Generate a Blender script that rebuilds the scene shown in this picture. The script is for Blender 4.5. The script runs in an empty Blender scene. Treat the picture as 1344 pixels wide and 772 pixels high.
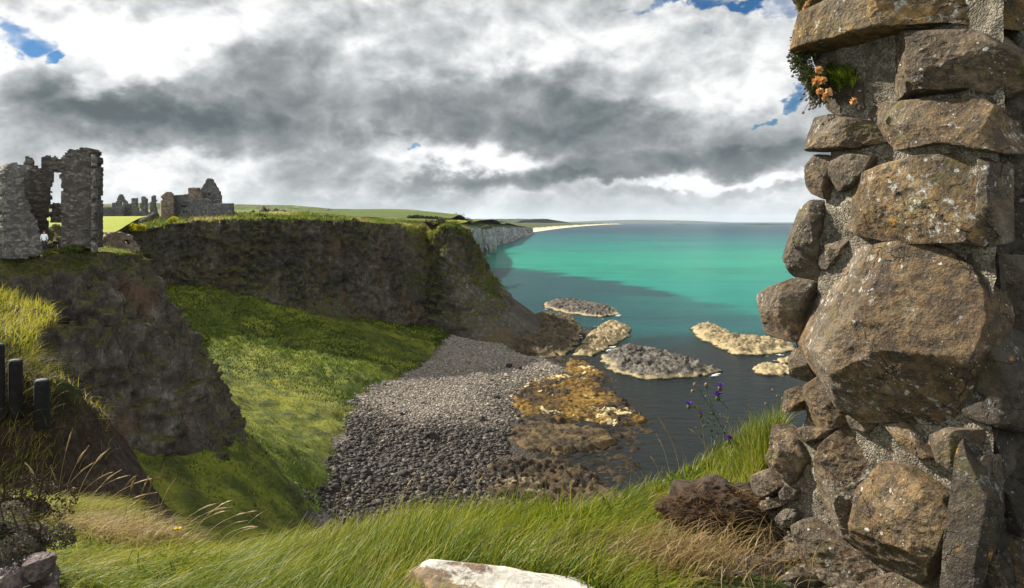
import bpy, math
import numpy as np
rng = np.random.default_rng(11)
R = math.radians
PI = math.pi
HAZE = 1.3e-5
scene = bpy.context.scene
COL = scene.collection

# ------------------------------------------------------------------ survey helpers
# the place was surveyed from the eye point (0,0,35): sight(x,y,d) = the point seen in direction (x,y) at distance d
F, CX, HY, CZ = 925.0, 672.0, 291.0, 35.0
def P(x, y, d):
    return np.array([(x - CX) / F * d, d, CZ - (y - HY) / F * d])
def W(x, y, z):
    return P(x, y, (CZ - z) * F / (y - HY))

# ------------------------------------------------------------------ noise
_G = np.array([[1,1,0],[-1,1,0],[1,-1,0],[-1,-1,0],[1,0,1],[-1,0,1],[1,0,-1],[-1,0,-1],
               [0,1,1],[0,-1,1],[0,1,-1],[0,-1,-1],[1,1,0],[0,-1,1],[-1,1,0],[0,-1,-1]], float)
def _hash(x, y, z, s):
    n = (x * 374761393 + y * 668265263 + z * 1274126177 + s * 974634721) & 0xffffffff
    n = ((n ^ (n >> 13)) * 1274126177) & 0xffffffff
    n = ((n ^ (n >> 15)) * 2246822519) & 0xffffffff
    return (n ^ (n >> 16)) & 15
def pnoise(p, seed=0):
    i = np.floor(p).astype(np.int64); f = p - i
    u = f * f * f * (f * (f * 6 - 15) + 10)
    r = np.zeros(len(p))
    for dx in (0, 1):
        wx = u[:, 0] if dx else 1 - u[:, 0]
        for dy in (0, 1):
            wy = wx * (u[:, 1] if dy else 1 - u[:, 1])
            for dz in (0, 1):
                w = wy * (u[:, 2] if dz else 1 - u[:, 2])
                g = _G[_hash(i[:, 0] + dx, i[:, 1] + dy, i[:, 2] + dz, seed)]
                r += w * (g[:, 0] * (f[:, 0] - dx) + g[:, 1] * (f[:, 1] - dy) + g[:, 2] * (f[:, 2] - dz))
    return r
def fbm(p, scale=1.0, octv=4, seed=0, gain=0.5, ridged=False):
    p = np.asarray(p, float) * np.asarray(scale, float)
    a, s, r = 1.0, 0.0, np.zeros(len(p))
    for o in range(octv):
        n = pnoise(p, seed + o * 17)
        r += a * ((1 - 2 * np.abs(n)) if ridged else n)
        s += a; a *= gain; p = p * 2.03 + 11.3
    return r / s
def sstep(a, b, x):
    t = np.clip((np.asarray(x, float) - a) / (b - a), 0, 1)
    return t * t * (3 - 2 * t)

# ------------------------------------------------------------------ mesh helpers
def mesh_data(name, V, Fa, mats, smooth=True, attrs=None, midx=None):
    V = np.asarray(V, np.float32); me = bpy.data.meshes.new(name)
    groups = Fa if isinstance(Fa, list) else [Fa]
    groups = [np.asarray(g, np.int32) for g in groups if len(g)]
    me.vertices.add(len(V)); me.vertices.foreach_set('co', V.ravel())
    nl = sum(g.size for g in groups); npoly = sum(len(g) for g in groups)
    me.loops.add(nl); me.polygons.add(npoly)
    me.loops.foreach_set('vertex_index', np.concatenate([g.ravel() for g in groups]))
    st, o = [], 0
    for g in groups:
        st.append(o + np.arange(len(g)) * g.shape[1]); o += g.size
    me.polygons.foreach_set('loop_start', np.concatenate(st).astype(np.int32))
    if smooth: me.polygons.foreach_set('use_smooth', np.ones(npoly, bool))
    if not isinstance(mats, (list, tuple)): mats = [mats]
    for m in mats: me.materials.append(m)
    if midx is not None: me.polygons.foreach_set('material_index', np.asarray(midx, np.int32))
    for k, a in (attrs or {}).items():
        a = np.asarray(a, np.float32)
        if a.ndim == 1:
            me.attributes.new(k, 'FLOAT', 'POINT').data.foreach_set('value', a)
        else:
            c = np.ones((len(a), 4), np.float32); c[:, :3] = a
            me.attributes.new(k, 'FLOAT_COLOR', 'POINT').data.foreach_set('color', c.ravel())
    me.update(calc_edges=True)
    return me
def wloc(o):
    v = np.zeros(3)
    while o is not None:
        v = v + np.array(o.location); o = o.parent
    return v
def obj(name, V, Fa, mats, parent=None, loc=None, **kw):
    V = np.asarray(V, float)
    if parent is not None: base = wloc(parent)
    elif loc is not None: base = np.asarray(loc, float)
    else: base = np.array([V[:, 0].mean(), V[:, 1].mean(), V[:, 2].min()])
    if parent is not None:
        c = np.array([V[:, 0].mean(), V[:, 1].mean(), V[:, 2].min()])
        o = bpy.data.objects.new(name, mesh_data(name, V - c, Fa, mats, **kw))
        o.parent = parent; o.location = c - base
    else:
        o = bpy.data.objects.new(name, mesh_data(name, V - base, Fa, mats, **kw))
        o.location = base
    COL.objects.link(o)
    return o
def tag(o, label, cat, group=None):
    o['label'] = label; o['category'] = cat
    if group: o['group'] = group
    return o
def kind(o, k, label=None):
    o['kind'] = k
    if label: o['label'] = label
    return o
def thing(name, loc, label, cat, group=None):
    o = bpy.data.objects.new(name, None); COL.objects.link(o)
    o.location = [float(x) for x in loc]; o.empty_display_size = 0.2
    return tag(o, label, cat, group)
def gridfaces(nr, nc, wrap=False, off=0):
    r = np.arange(nr - 1)[:, None]; c = np.arange(nc if wrap else nc - 1)[None, :]
    a = r * nc + c; b = r * nc + (c + 1) % nc
    return (np.stack([a, b, b + nc, a + nc], -1).reshape(-1, 4) + off)
def join(parts):
    Vs, Fs, o = [], [], 0
    for V, Fa in parts:
        Vs.append(V); Fs.append(np.asarray(Fa) + o); o += len(V)
    return np.concatenate(Vs), np.concatenate(Fs)
def tube(path, rad, sides=6):
    path = np.asarray(path, float); n = len(path)
    rad = np.broadcast_to(np.asarray(rad, float), (n,))
    t = np.gradient(path, axis=0); t /= np.linalg.norm(t, axis=1)[:, None] + 1e-9
    ref = np.array([0.31, 0.87, 0.2]) if abs(t[0, 2]) > 0.8 else np.array([0.1, 0.05, 1.0])
    s = np.cross(t, ref); s /= np.linalg.norm(s, axis=1)[:, None] + 1e-9
    u = np.cross(s, t)
    a = np.arange(sides) * 2 * PI / sides
    V = path[:, None] + rad[:, None, None] * (np.cos(a)[None, :, None] * s[:, None] + np.sin(a)[None, :, None] * u[:, None])
    V = V.reshape(-1, 3); Fa = gridfaces(n, sides, True)
    V = np.vstack([V, path[:1], path[-1:]])
    k = np.arange(sides)
    c0 = np.stack([np.full(sides, n * sides), (k + 1) % sides, k, k], 1)
    c1 = np.stack([np.full(sides, n * sides + 1), (n - 1) * sides + k, (n - 1) * sides + (k + 1) % sides, (n - 1) * sides + (k + 1) % sides], 1)
    c0[:, 3] = c0[:, 0]; c1[:, 3] = c1[:, 0]
    # caps as quads with a midpoint vertex would degenerate: use narrow quads
    return V[:n * sides], Fa
def catmull(pts, n, closed=False):
    pts = np.asarray(pts, float)
    if closed: q = np.vstack([pts[-1:], pts, pts[:2]])
    else: q = np.vstack([2 * pts[:1] - pts[1:2], pts, 2 * pts[-1:] - pts[-2:-1]])
    m = len(pts) if closed else len(pts) - 1
    d = np.linalg.norm(np.diff(np.vstack([pts, pts[:1]]) if closed else pts, axis=0)[:, :3], axis=1)
    cum = np.concatenate([[0], np.cumsum(d)])
    s = np.linspace(0, cum[-1], n, endpoint=not closed)
    i = np.clip(np.searchsorted(cum, s, 'right') - 1, 0, m - 1)
    t = ((s - cum[i]) / np.maximum(d[i], 1e-9))[:, None]
    a, b, c, e = q[i], q[i + 1], q[i + 2], q[i + 3]
    return 0.5 * (2 * b + (c - a) * t + (2 * a - 5 * b + 4 * c - e) * t ** 2 + (3 * b - a - 3 * c + e) * t ** 3), i + t[:, 0]
def normals_grid(V, nr, nc):
    g = V.reshape(nr, nc, 3)
    du = np.gradient(g, axis=1); dv = np.gradient(g, axis=0)
    n = np.cross(du, dv); n /= np.linalg.norm(n, axis=2)[..., None] + 1e-9
    return n.reshape(-1, 3)
ICO_T = (1 + 5 ** .5) / 2
ICO_V = np.array([[-1,ICO_T,0],[1,ICO_T,0],[-1,-ICO_T,0],[1,-ICO_T,0],[0,-1,ICO_T],[0,1,ICO_T],[0,-1,-ICO_T],[0,1,-ICO_T],[ICO_T,0,-1],[ICO_T,0,1],[-ICO_T,0,-1],[-ICO_T,0,1]])
ICO_V /= np.linalg.norm(ICO_V[0])
ICO_F = np.array([[0,11,5],[0,5,1],[0,1,7],[0,7,10],[0,10,11],[1,5,9],[5,11,4],[11,10,2],[10,7,6],[7,1,8],[3,9,4],[3,4,2],[3,2,6],[3,6,8],[3,8,9],[4,9,5],[2,4,11],[6,2,10],[8,6,7],[9,8,1]])
def icosphere(sub):
    V, Fa = ICO_V.copy(), ICO_F.copy()
    for _ in range(sub):
        e = np.vstack([Fa[:, [0, 1]], Fa[:, [1, 2]], Fa[:, [2, 0]]]); es = np.sort(e, 1)
        u, inv = np.unique(es, axis=0, return_inverse=True); inv = inv.ravel()
        m = V[u].mean(1); m /= np.linalg.norm(m, axis=1)[:, None]
        k = len(Fa); a, b, c = inv[:k] + len(V), inv[k:2 * k] + len(V), inv[2 * k:] + len(V)
        V = np.vstack([V, m])
        Fa = np.vstack([np.stack([Fa[:, 0], a, c], 1), np.stack([Fa[:, 1], b, a], 1), np.stack([Fa[:, 2], c, b], 1), np.stack([a, b, c], 1)])
    return V, Fa
def boulder(c, size, seed, sub=3, rough=0.25, facets=9):
    V, Fa = icosphere(sub); r = np.random.default_rng(seed)
    d = np.ones(len(V))
    for _ in range(facets):
        n = r.normal(size=3); n /= np.linalg.norm(n); k = r.uniform(.62, .9)
        dn = V @ n
        d = np.minimum(d, np.where(dn > 0.05, k / np.maximum(dn, .05), 9))
    d = d + rough * .35 * fbm(V, 2.2, 4, seed)
    return V * d[:, None] * np.asarray(size, float) + np.asarray(c, float), Fa
def sdist(pts, poly):
    """signed distance (inside > 0) of 2-D points to a polygon"""
    poly = np.asarray(poly, float); a = poly; b = np.roll(poly, -1, 0)
    best = np.full(len(pts), 1e18); ins = np.zeros(len(pts), bool)
    for p0, p1 in zip(a, b):
        e = p1 - p0; w = pts - p0
        t = np.clip((w @ e) / (e @ e + 1e-12), 0, 1)
        dd = ((w - t[:, None] * e) ** 2).sum(1); best = np.minimum(best, dd)
        c = ((p0[1] <= pts[:, 1]) & (pts[:, 1] < p1[1])) | ((p1[1] <= pts[:, 1]) & (pts[:, 1] < p0[1]))
        with np.errstate(divide='ignore', invalid='ignore'):
            xi = p0[0] + (pts[:, 1] - p0[1]) * (e[0] / (e[1] if abs(e[1]) > 1e-12 else 1e-12))
        ins ^= c & (pts[:, 0] < xi)
    d = np.sqrt(best)
    return np.where(ins, d, -d)
class RBF:
    def __init__(self, pts, smooth=0.0):
        pts = np.asarray(pts, float); self.c = pts[:, :2]; self.s = 50.0
        n = len(pts); K = self._k(self.c, self.c) + smooth * np.eye(n)
        Q = np.hstack([np.ones((n, 1)), self.c / self.s])
        A = np.block([[K, Q], [Q.T, np.zeros((3, 3))]])
        self.w = np.linalg.solve(A, np.concatenate([pts[:, 2], np.zeros(3)]))
    def _k(self, a, b):
        r2 = ((a[:, None] - b[None]) ** 2).sum(2) / self.s ** 2
        return r2 * np.log(r2 + 1e-9) * .5
    def __call__(self, xy):
        out = np.empty(len(xy))
        for i in range(0, len(xy), 20000):
            q = xy[i:i + 20000]
            out[i:i + 20000] = self._k(q, self.c) @ self.w[:-3] + self.w[-3] + (q / self.s) @ self.w[-2:]
        return out

# ------------------------------------------------------------------ node helpers
class G:
    def __init__(s, nt): s.nt = nt
    def node(s, t, ins=None, **pr):
        n = s.nt.nodes.new(t)
        for k, v in pr.items(): setattr(n, k, v)
        for k, v in (ins or {}).items():
            if isinstance(v, bpy.types.NodeSocket): s.nt.links.new(v, n.inputs[k])
            elif v is not None: n.inputs[k].default_value = v
        return n
    def pos(s): return s.node('ShaderNodeNewGeometry').outputs['Position']
    def nrm(s): return s.node('ShaderNodeNewGeometry').outputs['True Normal']
    def attr(s, name, c=False): return s.node('ShaderNodeAttribute', attribute_name=name).outputs['Color' if c else 'Fac']
    def vmul(s, v, k): return s.node('ShaderNodeVectorMath', {0: v, 1: k}, operation='MULTIPLY').outputs[0]
    def vadd(s, v, k): return s.node('ShaderNodeVectorMath', {0: v, 1: k}, operation='ADD').outputs[0]
    def noise(s, v, scale, detail=4, rough=.55, dist=0.0, color=False):
        return s.node('ShaderNodeTexNoise', {'Vector': v, 'Scale': scale, 'Detail': detail, 'Roughness': rough, 'Distortion': dist}).outputs['Color' if color else 'Fac']
    def voro(s, v, scale, feature='F1', out='Distance', rand=1.0):
        return s.node('ShaderNodeTexVoronoi', {'Vector': v, 'Scale': scale, 'Randomness': rand}, feature=feature).outputs[out]
    def ramp(s, f, stops, interp='LINEAR'):
        n = s.node('ShaderNodeValToRGB', {'Fac': f}); e = n.color_ramp; e.interpolation = interp
        while len(e.elements) < len(stops): e.elements.new(0.5)
        for el, (p, c) in zip(e.elements, stops):
            el.position = p
            el.color = (c, c, c, 1) if isinstance(c, (int, float)) else (*c, 1)
        return n.outputs['Color']
    def mix(s, f, a, b, blend='MIX'):
        n = s.node('ShaderNodeMix', data_type='RGBA', blend_type=blend)
        for i, v in ((0, f), (6, a), (7, b)):
            if isinstance(v, bpy.types.NodeSocket): s.nt.links.new(v, n.inputs[i])
            elif i == 0: n.inputs[0].default_value = v
            else: n.inputs[i].default_value = (*v, 1) if len(v) == 3 else v
        return n.outputs[2]
    def m(s, op, a, b=None, c=None, clamp=False):
        return s.node('ShaderNodeMath', {0: a, 1: b, 2: c}, operation=op, use_clamp=clamp).outputs[0]
    def mr(s, v, a, b, c=0.0, d=1.0, smooth=True):
        return s.node('ShaderNodeMapRange', {0: v, 1: a, 2: b, 3: c, 4: d}, interpolation_type='SMOOTHSTEP' if smooth else 'LINEAR').outputs[0]
    def sep(s, v): return s.node('ShaderNodeSeparateXYZ', {0: v}).outputs
    def comb(s, x, y, z): return s.node('ShaderNodeCombineXYZ', {0: x, 1: y, 2: z}).outputs[0]
    def bump(s, h, strength=.5, dist=.1, normal=None):
        return s.node('ShaderNodeBump', {'Height': h, 'Strength': strength, 'Distance': dist, 'Normal': normal}).outputs[0]
    def pbsdf(s, color, rough=.8, normal=None, spec=.25):
        return s.node('ShaderNodeBsdfPrincipled', {'Base Color': color if isinstance(color, bpy.types.NodeSocket) else (*color, 1), 'Roughness': rough, 'Normal': normal, 'Specular IOR Level': spec}).outputs[0]
    def out(s, sh): s.node('ShaderNodeOutputMaterial', {'Surface': sh})
def newmat(name):
    m = bpy.data.materials.new(name); m.use_nodes = True; m.node_tree.nodes.clear()
    return m, G(m.node_tree)

def terrain_mat(name, rock, grass, tex=1.0, zs=.5, bumpd=.35, hue=None, dull=None):
    """rock: three colours dark..light; grass: three colours; vertex attribute veg = cover of turf"""
    m, g = newmat(name); p = g.pos()
    q = g.vmul(p, (1, 1, zs))
    n1 = g.noise(q, .09 * tex, 6, .6, .3); n2 = g.noise(q, .85 * tex, 7, .72); n3 = g.noise(p, 3.1 * tex, 4, .6)
    rk = g.mix(g.mr(n1, .35, .65), g.ramp(n2, [(.3, rock[0]), (.55, rock[1]), (.75, rock[2])]), g.ramp(n2, [(.25, rock[0]), (.5, rock[0]), (.8, rock[1])]))
    crack = g.mr(g.voro(g.vmul(g.vadd(q, g.vmul(g.noise(q, .5 * tex, 3, color=True), (2, 2, 2))), (1, 1, .35)), .9 * tex, 'DISTANCE_TO_EDGE'), 0, .035)
    rk = g.mix(g.m('ADD', g.m('MULTIPLY', crack, .5), .5), rock[0], rk)
    blk = g.voro(g.vmul(g.vadd(p, g.vmul(g.noise(p, .6 * tex, 3, color=True), (1.5, 1.5, 1.5))), (1, 1, .7)), .75 * tex, out='Color'); blk = g.sep(blk)[0]
    rk = g.mix(g.mr(blk, .2, .9, .30, 0, False), rk, rock[0]); rk = g.mix(g.mr(n3, .58, .78, 0, .45), rk, rock[2])
    if hue: rk = g.mix(g.mr(g.noise(q, .16 * tex, 4, .6), .56, .68), rk, g.ramp(n2, [(.3, hue[0]), (.7, hue[1])]))
    gr = g.mix(g.mr(g.noise(p, .055 * tex, 5, .6), .35, .65), g.ramp(n3, [(.25, grass[0]), (.75, grass[1])]), g.ramp(n3, [(.25, grass[1]), (.75, grass[2])]))
    gr = g.mix(g.mr(g.noise(p, .35 * tex, 6, .7), .46, .62, 0, .85), gr, grass[0]); gr = g.mix(g.mr(g.noise(g.vadd(p, (50, 9, 3)), .13 * tex, 6, .72), .56, .66, 0, .6), gr, tuple(.5 * (a_ + b_) for a_, b_ in zip(grass[0], rock[1])))
    if dull:
        gr = g.mix(g.m('MULTIPLY', g.mr(g.sep(g.nrm())[2], .55, .9), g.attr('lush')), g.ramp(n3, [(.25, dull[0]), (.5, dull[1]), (.8, dull[2])]), gr)
    nv = g.m('ADD', g.noise(p, .22 * tex, 6, .7), g.noise(p, 1.4 * tex, 5, .7))
    v = g.m('ADD', g.attr('veg'), g.m('MULTIPLY', g.m('SUBTRACT', nv, 1.0), 1.1))
    col = g.mix(g.mr(v, .22, .78), rk, gr)
    h = g.m('ADD', g.m('ADD', n2, g.m('MULTIPLY', blk, .5)), g.m('ADD', g.m('MULTIPLY', n3, .45), g.m('MULTIPLY', crack, .25)))
    g.out(g.pbsdf(col, .9, g.bump(h, .8, bumpd), .15))
    return m
def rock_mat(name, cols, scale=1.0, lichen=None, band=None, bumpd=.05, zs=1.0, weed=None, pale=None):
    """cols dark..light; lichen (colour, amount); band: (z0, z1, colour) barnacle and lichen zone by height above water"""
    m, g = newmat(name); p = g.pos(); q = g.vmul(p, (1, 1, zs))
    n1 = g.noise(q, .5 * scale, 7, .65, .4); n2 = g.noise(q, 3 * scale, 6, .7); n3 = g.noise(q, 14 * scale, 3, .6)
    c = g.mix(g.mr(n2, .38, .62), g.ramp(n1, [(.3, cols[0]), (.5, cols[1]), (.7, cols[2])]), g.ramp(n1, [(.35, cols[1]), (.6, cols[2]), (.8, cols[2])]))
    c = g.mix(g.mr(n3, .55, .75, 0, .6), c, cols[0])
    if weed:
        wn = g.m('ADD', g.noise(p, .11, 6, .7, .5), g.m('MULTIPLY', g.m('SUBTRACT', n1, .5), .5)); c = g.mix(g.mr(wn, weed[1], weed[1] + .08), c, g.ramp(n2, [(.3, tuple(x * .4 for x in weed[0])), (.7, weed[0])]))
    if pale:
        pn_ = g.m('ADD', g.noise(g.vadd(p, (31, 7, 0)), .16, 5, .65, .4), g.m('MULTIPLY', g.m('SUBTRACT', n2, .5), .35)); c = g.mix(g.mr(pn_, pale[1], pale[1] + .05), c, pale[0])
    if band:
        z = g.sep(p)[2]
        zz = g.m('ADD', z, g.m('MULTIPLY', g.m('SUBTRACT', g.noise(p, .35 * scale, 6, .7), .5), band[3]))
        k = g.m('MULTIPLY', g.mr(zz, band[0] - .15, band[0] + .1), g.mr(zz, band[1] - .3, band[1] + .5, 1, 0))
        k = g.m('MULTIPLY', k, g.mr(n2, .3, .5))
        c = g.mix(k, c, g.ramp(n3, [(.3, tuple(x * .7 for x in band[2])), (.7, band[2])]))
        c = g.mix(g.mr(zz, .05, .42, 1, 0), c, tuple(x * .35 for x in cols[0]))
    if lichen:
        sp = g.voro(g.vadd(p, g.vmul(g.noise(p, 6 * scale, 3, color=True), (.06 / scale,) * 3)), 5.0 * scale, out='Distance')
        k = g.m('MULTIPLY', g.mr(sp, .16, .22, 1, 0), g.mr(g.noise(p, .9 * scale, 3), .5, .6))
        c = g.mix(k, c, lichen)
    h = g.m('ADD', g.m('MULTIPLY', n1, 1.2), g.m('ADD', g.m('MULTIPLY', n2, .5), g.m('MULTIPLY', n3, .12)))
    g.out(g.pbsdf(c, .88, g.bump(h, .8, bumpd), .2))
    return m
def leaf_mat(name, stops, trans=.4):
    """blade colour by vertex attribute tint (a leaf's own colour)"""
    m, g = newmat(name)
    c = g.ramp(g.attr('tint'), stops)
    d = g.node('ShaderNodeBsdfDiffuse', {'Color': c}).outputs[0]
    t = g.node('ShaderNodeBsdfTranslucent', {'Color': c}).outputs[0]
    gl = g.node('ShaderNodeBsdfGlossy', {'Color': (1, 1, 1, 1), 'Roughness': .45}).outputs[0]
    a = g.node('ShaderNodeMixShader', {0: trans, 1: d, 2: t}).outputs[0]
    g.out(g.node('ShaderNodeMixShader', {0: .012, 1: a, 2: gl}).outputs[0])
    return m
def plain_mat(name, c0, c1, scale=20, rough=.7):
    m, g = newmat(name); n = g.noise(g.pos(), scale, 5, .6)
    g.out(g.pbsdf(g.ramp(n, [(.3, c0), (.7, c1)]), rough, g.bump(n, .4, .01)))
    return m

def blades(base, L, w, lean, bend, tint, K=4, side=None, seed=0):
    """curved grass blades: base (N,3), lean (N,2) unit-ish horizontal direction, bend 0..1"""
    r = np.random.default_rng(seed); n = len(base)
    L = np.broadcast_to(L, (n,)); w = np.broadcast_to(w, (n,)); bend = np.broadcast_to(bend, (n,))
    t = np.linspace(0, 1, K)[None, :]
    hor = L[:, None] * (bend[:, None] * (0.35 * t + .65 * t ** 2))
    ver = L[:, None] * (t * np.sqrt(np.clip(1 - .45 * bend[:, None], 0.05, 1)) - .55 * bend[:, None] * t ** 2.2)
    a = r.uniform(0, 2 * PI, n)
    sd = np.stack([np.cos(a), np.sin(a), np.zeros(n)], 1)
    c = np.stack([base[:, 0, None] + lean[:, 0, None] * hor, base[:, 1, None] + lean[:, 1, None] * hor, base[:, 2, None] + ver], 2)
    ww = (w[:, None] * (1 - .92 * t ** 1.5))[..., None] * .5
    V = np.stack([c - sd[:, None] * ww, c + sd[:, None] * ww], 2)        # n,K,2,3
    V = V.reshape(-1, 3)
    b = (np.arange(n) * K * 2)[:, None] + (np.arange(K - 1) * 2)[None]
    Fa = np.stack([b, b + 1, b + 3, b + 2], -1).reshape(-1, 4)
    return V, Fa, np.repeat(tint, K * 2)
# ------------------------------------------------------------------ camera, sun, sky
cam = bpy.data.objects.new('camera', bpy.data.cameras.new('camera')); COL.objects.link(cam)
cam.location = (0, 0, CZ); cam.rotation_euler = (R(90), 0, 0)
cam.data.sensor_width = 36; cam.data.lens = 36 * F / 1344
cam.data.shift_y = -(386 - HY) / 1344
cam.data.clip_start = 0.05; cam.data.clip_end = 90000
scene.camera = cam
SUN_EL = R(35); SUN_AZ = math.atan2(-.82, .57)
SD = np.array([math.sin(SUN_AZ) * math.cos(SUN_EL), math.cos(SUN_AZ) * math.cos(SUN_EL), math.sin(SUN_EL)])
sl = bpy.data.lights.new('sun', 'SUN'); sl.energy = 5.0; sl.angle = R(.5); sl.color = (1, .93, .82)
so = bpy.data.objects.new('sun', sl); COL.objects.link(so)
from mathutils import Vector
so.rotation_euler = Vector(-SD).to_track_quat('-Z', 'Y').to_euler()
so.location = (-60, 40, 90)

world = bpy.data.worlds.new('World'); scene.world = world; world.use_nodes = True
wt = world.node_tree; wt.nodes.clear(); g = G(wt)
sky = g.node('ShaderNodeTexSky', sky_type='NISHITA', sun_disc=False, sun_elevation=SUN_EL, sun_rotation=SUN_AZ, air_density=1.0, dust_density=.1, ozone_density=6.0)
dirv = g.node('ShaderNodeTexCoord').outputs['Generated']
sx, sy, sz = g.sep(dirv)
az0 = g.m('ARCTAN2', sx, sy); el0 = g.m('ARCSINE', sz)
hh = g.m('ADD', g.m('MAXIMUM', sz, -.02), .14)
pp = g.comb(g.m('DIVIDE', sx, hh), g.m('DIVIDE', sy, hh), 0.0)            # flat cloud deck seen in perspective
qs = g.comb(g.m('MULTIPLY', az0, 4.0), g.m('MULTIPLY', el0, 5.6), 1.7)
wv = g.noise(qs, 1.1, 5, .55, color=True)
wx, wy, _ = g.sep(wv)
wf = g.noise(qs, 4.0, 6, .6, color=True); fx, fy, _ = g.sep(wf)
az = g.m('ADD', az0, g.m('ADD', g.m('MULTIPLY', g.m('SUBTRACT', wx, .5), .30), g.m('MULTIPLY', g.m('SUBTRACT', fx, .5), .10)))
el = g.m('ADD', el0, g.m('ADD', g.m('MULTIPLY', g.m('SUBTRACT', wy, .5), .16), g.m('MULTIPLY', g.m('SUBTRACT', fy, .5), .07)))
def sky_angle(x, y):
    u, v = (x - CX) / F, (HY - y) / F
    a = math.atan(u)
    return a, math.atan(v * math.cos(a))
def blob(x, y, rx, ry, amp, rot=0, hard=1.0):
    a, e = sky_angle(x, y); sxx, syy = rx / F, ry / F
    da = g.m('SUBTRACT', az, a); de = g.m('SUBTRACT', el, e)
    c, s = math.cos(R(rot)), math.sin(R(rot))
    u = g.m('MULTIPLY', g.m('ADD', g.m('MULTIPLY', da, c), g.m('MULTIPLY', de, s)), 1 / sxx)
    v = g.m('MULTIPLY', g.m('SUBTRACT', g.m('MULTIPLY', de, c), g.m('MULTIPLY', da, s)), 1 / syy)
    q = g.m('ADD', g.m('MULTIPLY', u, u), g.m('MULTIPLY', v, v))
    return g.m('MULTIPLY', g.mr(q, hard, 0.0), amp)
def total(items):
    r = None
    for it in items:
        b = blob(*it); r = b if r is None else g.m('ADD', r, b)
    return r
# clouds measured by direction: grey bellies (+) and sunlit tops (-)
CLOUDS = [
    (250, 120, 200, 75, .26, -4, 1.3), (300, 178, 200, 36, .34, -3, 1.2), (120, 158, 130, 40, .30, 6, 1.2), (30, 112, 75, 34, .42, 0, 1.2),
    (560, 140, 210, 80, .12, -8, 1.4), (700, 150, 230, 62, .30, -6, 1.3), (860, 168, 240, 40, .26, 2, 1.3), (830, 219, 330, 22, .46, 3, 1.1),
    (680, 236, 190, 16, .30, 0, 1.1), (1010, 205, 160, 40, .22, 0, 1.2), (560, 262, 160, 12, .16, 0, 1.2), (950, 262, 180, 10, .16, 0, 1.2),
    (430, 60, 250, 60, .0, 0, 1.3), (640, 40, 330, 60, -.20, 0, 1.3), (430, 236, 120, 14, .14, 0, 1.2), (470, 40, 110, 40, .06, 0, 1.3),
    (110, 70, 150, 60, -.40, 12, 1.2), (40, 40, 150, 60, -.28, 0, 1.2), (200, 30, 150, 40, -.28, 0, 1.2), (150, 118, 60, 26, -.36, 30, 1.0),
    (200, 228, 120, 22, -.30, 0, 1.2), (330, 245, 190, 22, -.14, 0, 1.2), (560, 195, 110, 28, -.34, -8, 1.2), (610, 210, 130, 22, -.20, 0, 1.2),
    (900, 80, 260, 60, -.26, 0, 1.3), (740, 60, 180, 50, -.16, 0, 1.3), (980, 150, 130, 40, -.16, 0, 1.2), (1020, 245, 170, 12, -.34, 0, 1.2), (850, 246, 120, 9, -.22, 0, 1.2),
    (640, 262, 90, 12, -.20, 0, 1.2), (420, 16, 160, 22, -.16, 0, 1.2)]
n_big = g.noise(qs, 1.0, 8, .52, .2)
def puffs(v):
    n = g.noise(v, 2.6, 10, .58, .25)
    b = g.m('ABSOLUTE', g.m('SUBTRACT', g.noise(g.vadd(v, (4.1, 2.2, .7)), 3.6, 6, .5, .3), .5))
    return g.m('ADD', g.m('MULTIPLY', n, .72), g.m('MULTIPLY', b, 1.0))
n_fine = puffs(qs); n_sun = puffs(g.vadd(qs, (-.09, .12, 0)))
streak = g.noise(g.comb(g.m('MULTIPLY', az0, 5.0), g.m('MULTIPLY', el0, 26.0), 3.3), 1.0, 8, .6, .5)
dens = g.m('ADD', .455, total(CLOUDS))
dens = g.m('ADD', dens, g.m('MULTIPLY', g.m('SUBTRACT', n_big, .5), .50))
dens = g.m('ADD', dens, g.m('MULTIPLY', g.m('SUBTRACT', n_fine, .5), .36))
dens = g.m('ADD', dens, g.m('MULTIPLY', g.m('SUBTRACT', streak, .5), .10))
dens = g.m('ADD', dens, g.m('MULTIPLY', g.m('SUBTRACT', n_fine, n_sun), .85))
n_bigs = g.noise(g.vadd(qs, (-.22, .30, 0)), 1.0, 8, .52, .2)
dens = g.m('ADD', dens, g.m('MULTIPLY', g.m('SUBTRACT', n_big, n_bigs), .95))
SK = .46
dens = g.m('MULTIPLY', dens, .8)
ccol = g.ramp(dens, [(0, (.97 * SK,) * 3), (.10, (.80 * SK, .815 * SK, .825 * SK)), (.24, (.60 * SK, .625 * SK, .635 * SK)), (.40, (.42 * SK, .448 * SK, .46 * SK)), (.58, (.28 * SK, .30 * SK, .31 * SK)), (.80, (.165 * SK, .195 * SK, .205 * SK)), (1, (.095 * SK, .12 * SK, .13 * SK))])
# the air low over the sea is pale and even
low = g.mr(el0, .0, .055, 1, 0)
ccol = g.mix(g.m('MULTIPLY', low, .62), ccol, (.62 * SK, .70 * SK, .74 * SK))
HOLES = [(52, 34, 36, 20, 1.05, 10, 1.3), (78, 62, 26, 12, 1.0, 40, 1.2), (20, 54, 10, 7, .5, 0, 1.1), (890, 6, 90, 13, .9, -6, 1.2), (985, 12, 60, 15, .8, 0, 1.2),
         (1040, 118, 26, 11, 1.0, 12, 1.2), (997, 149, 13, 8, 1.0, 20, 1.2), (558, 189, 9, 6, .9, 0, 1.2), (925, 32, 70, 9, .35, 0, 1.2), (1020, 70, 26, 24, .35, 0, 1.2), (165, 212, 30, 6, .35, 0, 1.1)]
hole = g.m('ADD', total(HOLES), g.m('MULTIPLY', g.m('SUBTRACT', n_fine, .5), 1.3))
elsewhere = g.m('MULTIPLY', g.mr(sy, .25, -.1), g.mr(g.noise(pp, .7, 8, .6), .56, .66))   # broken cloud behind the eye as well
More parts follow.
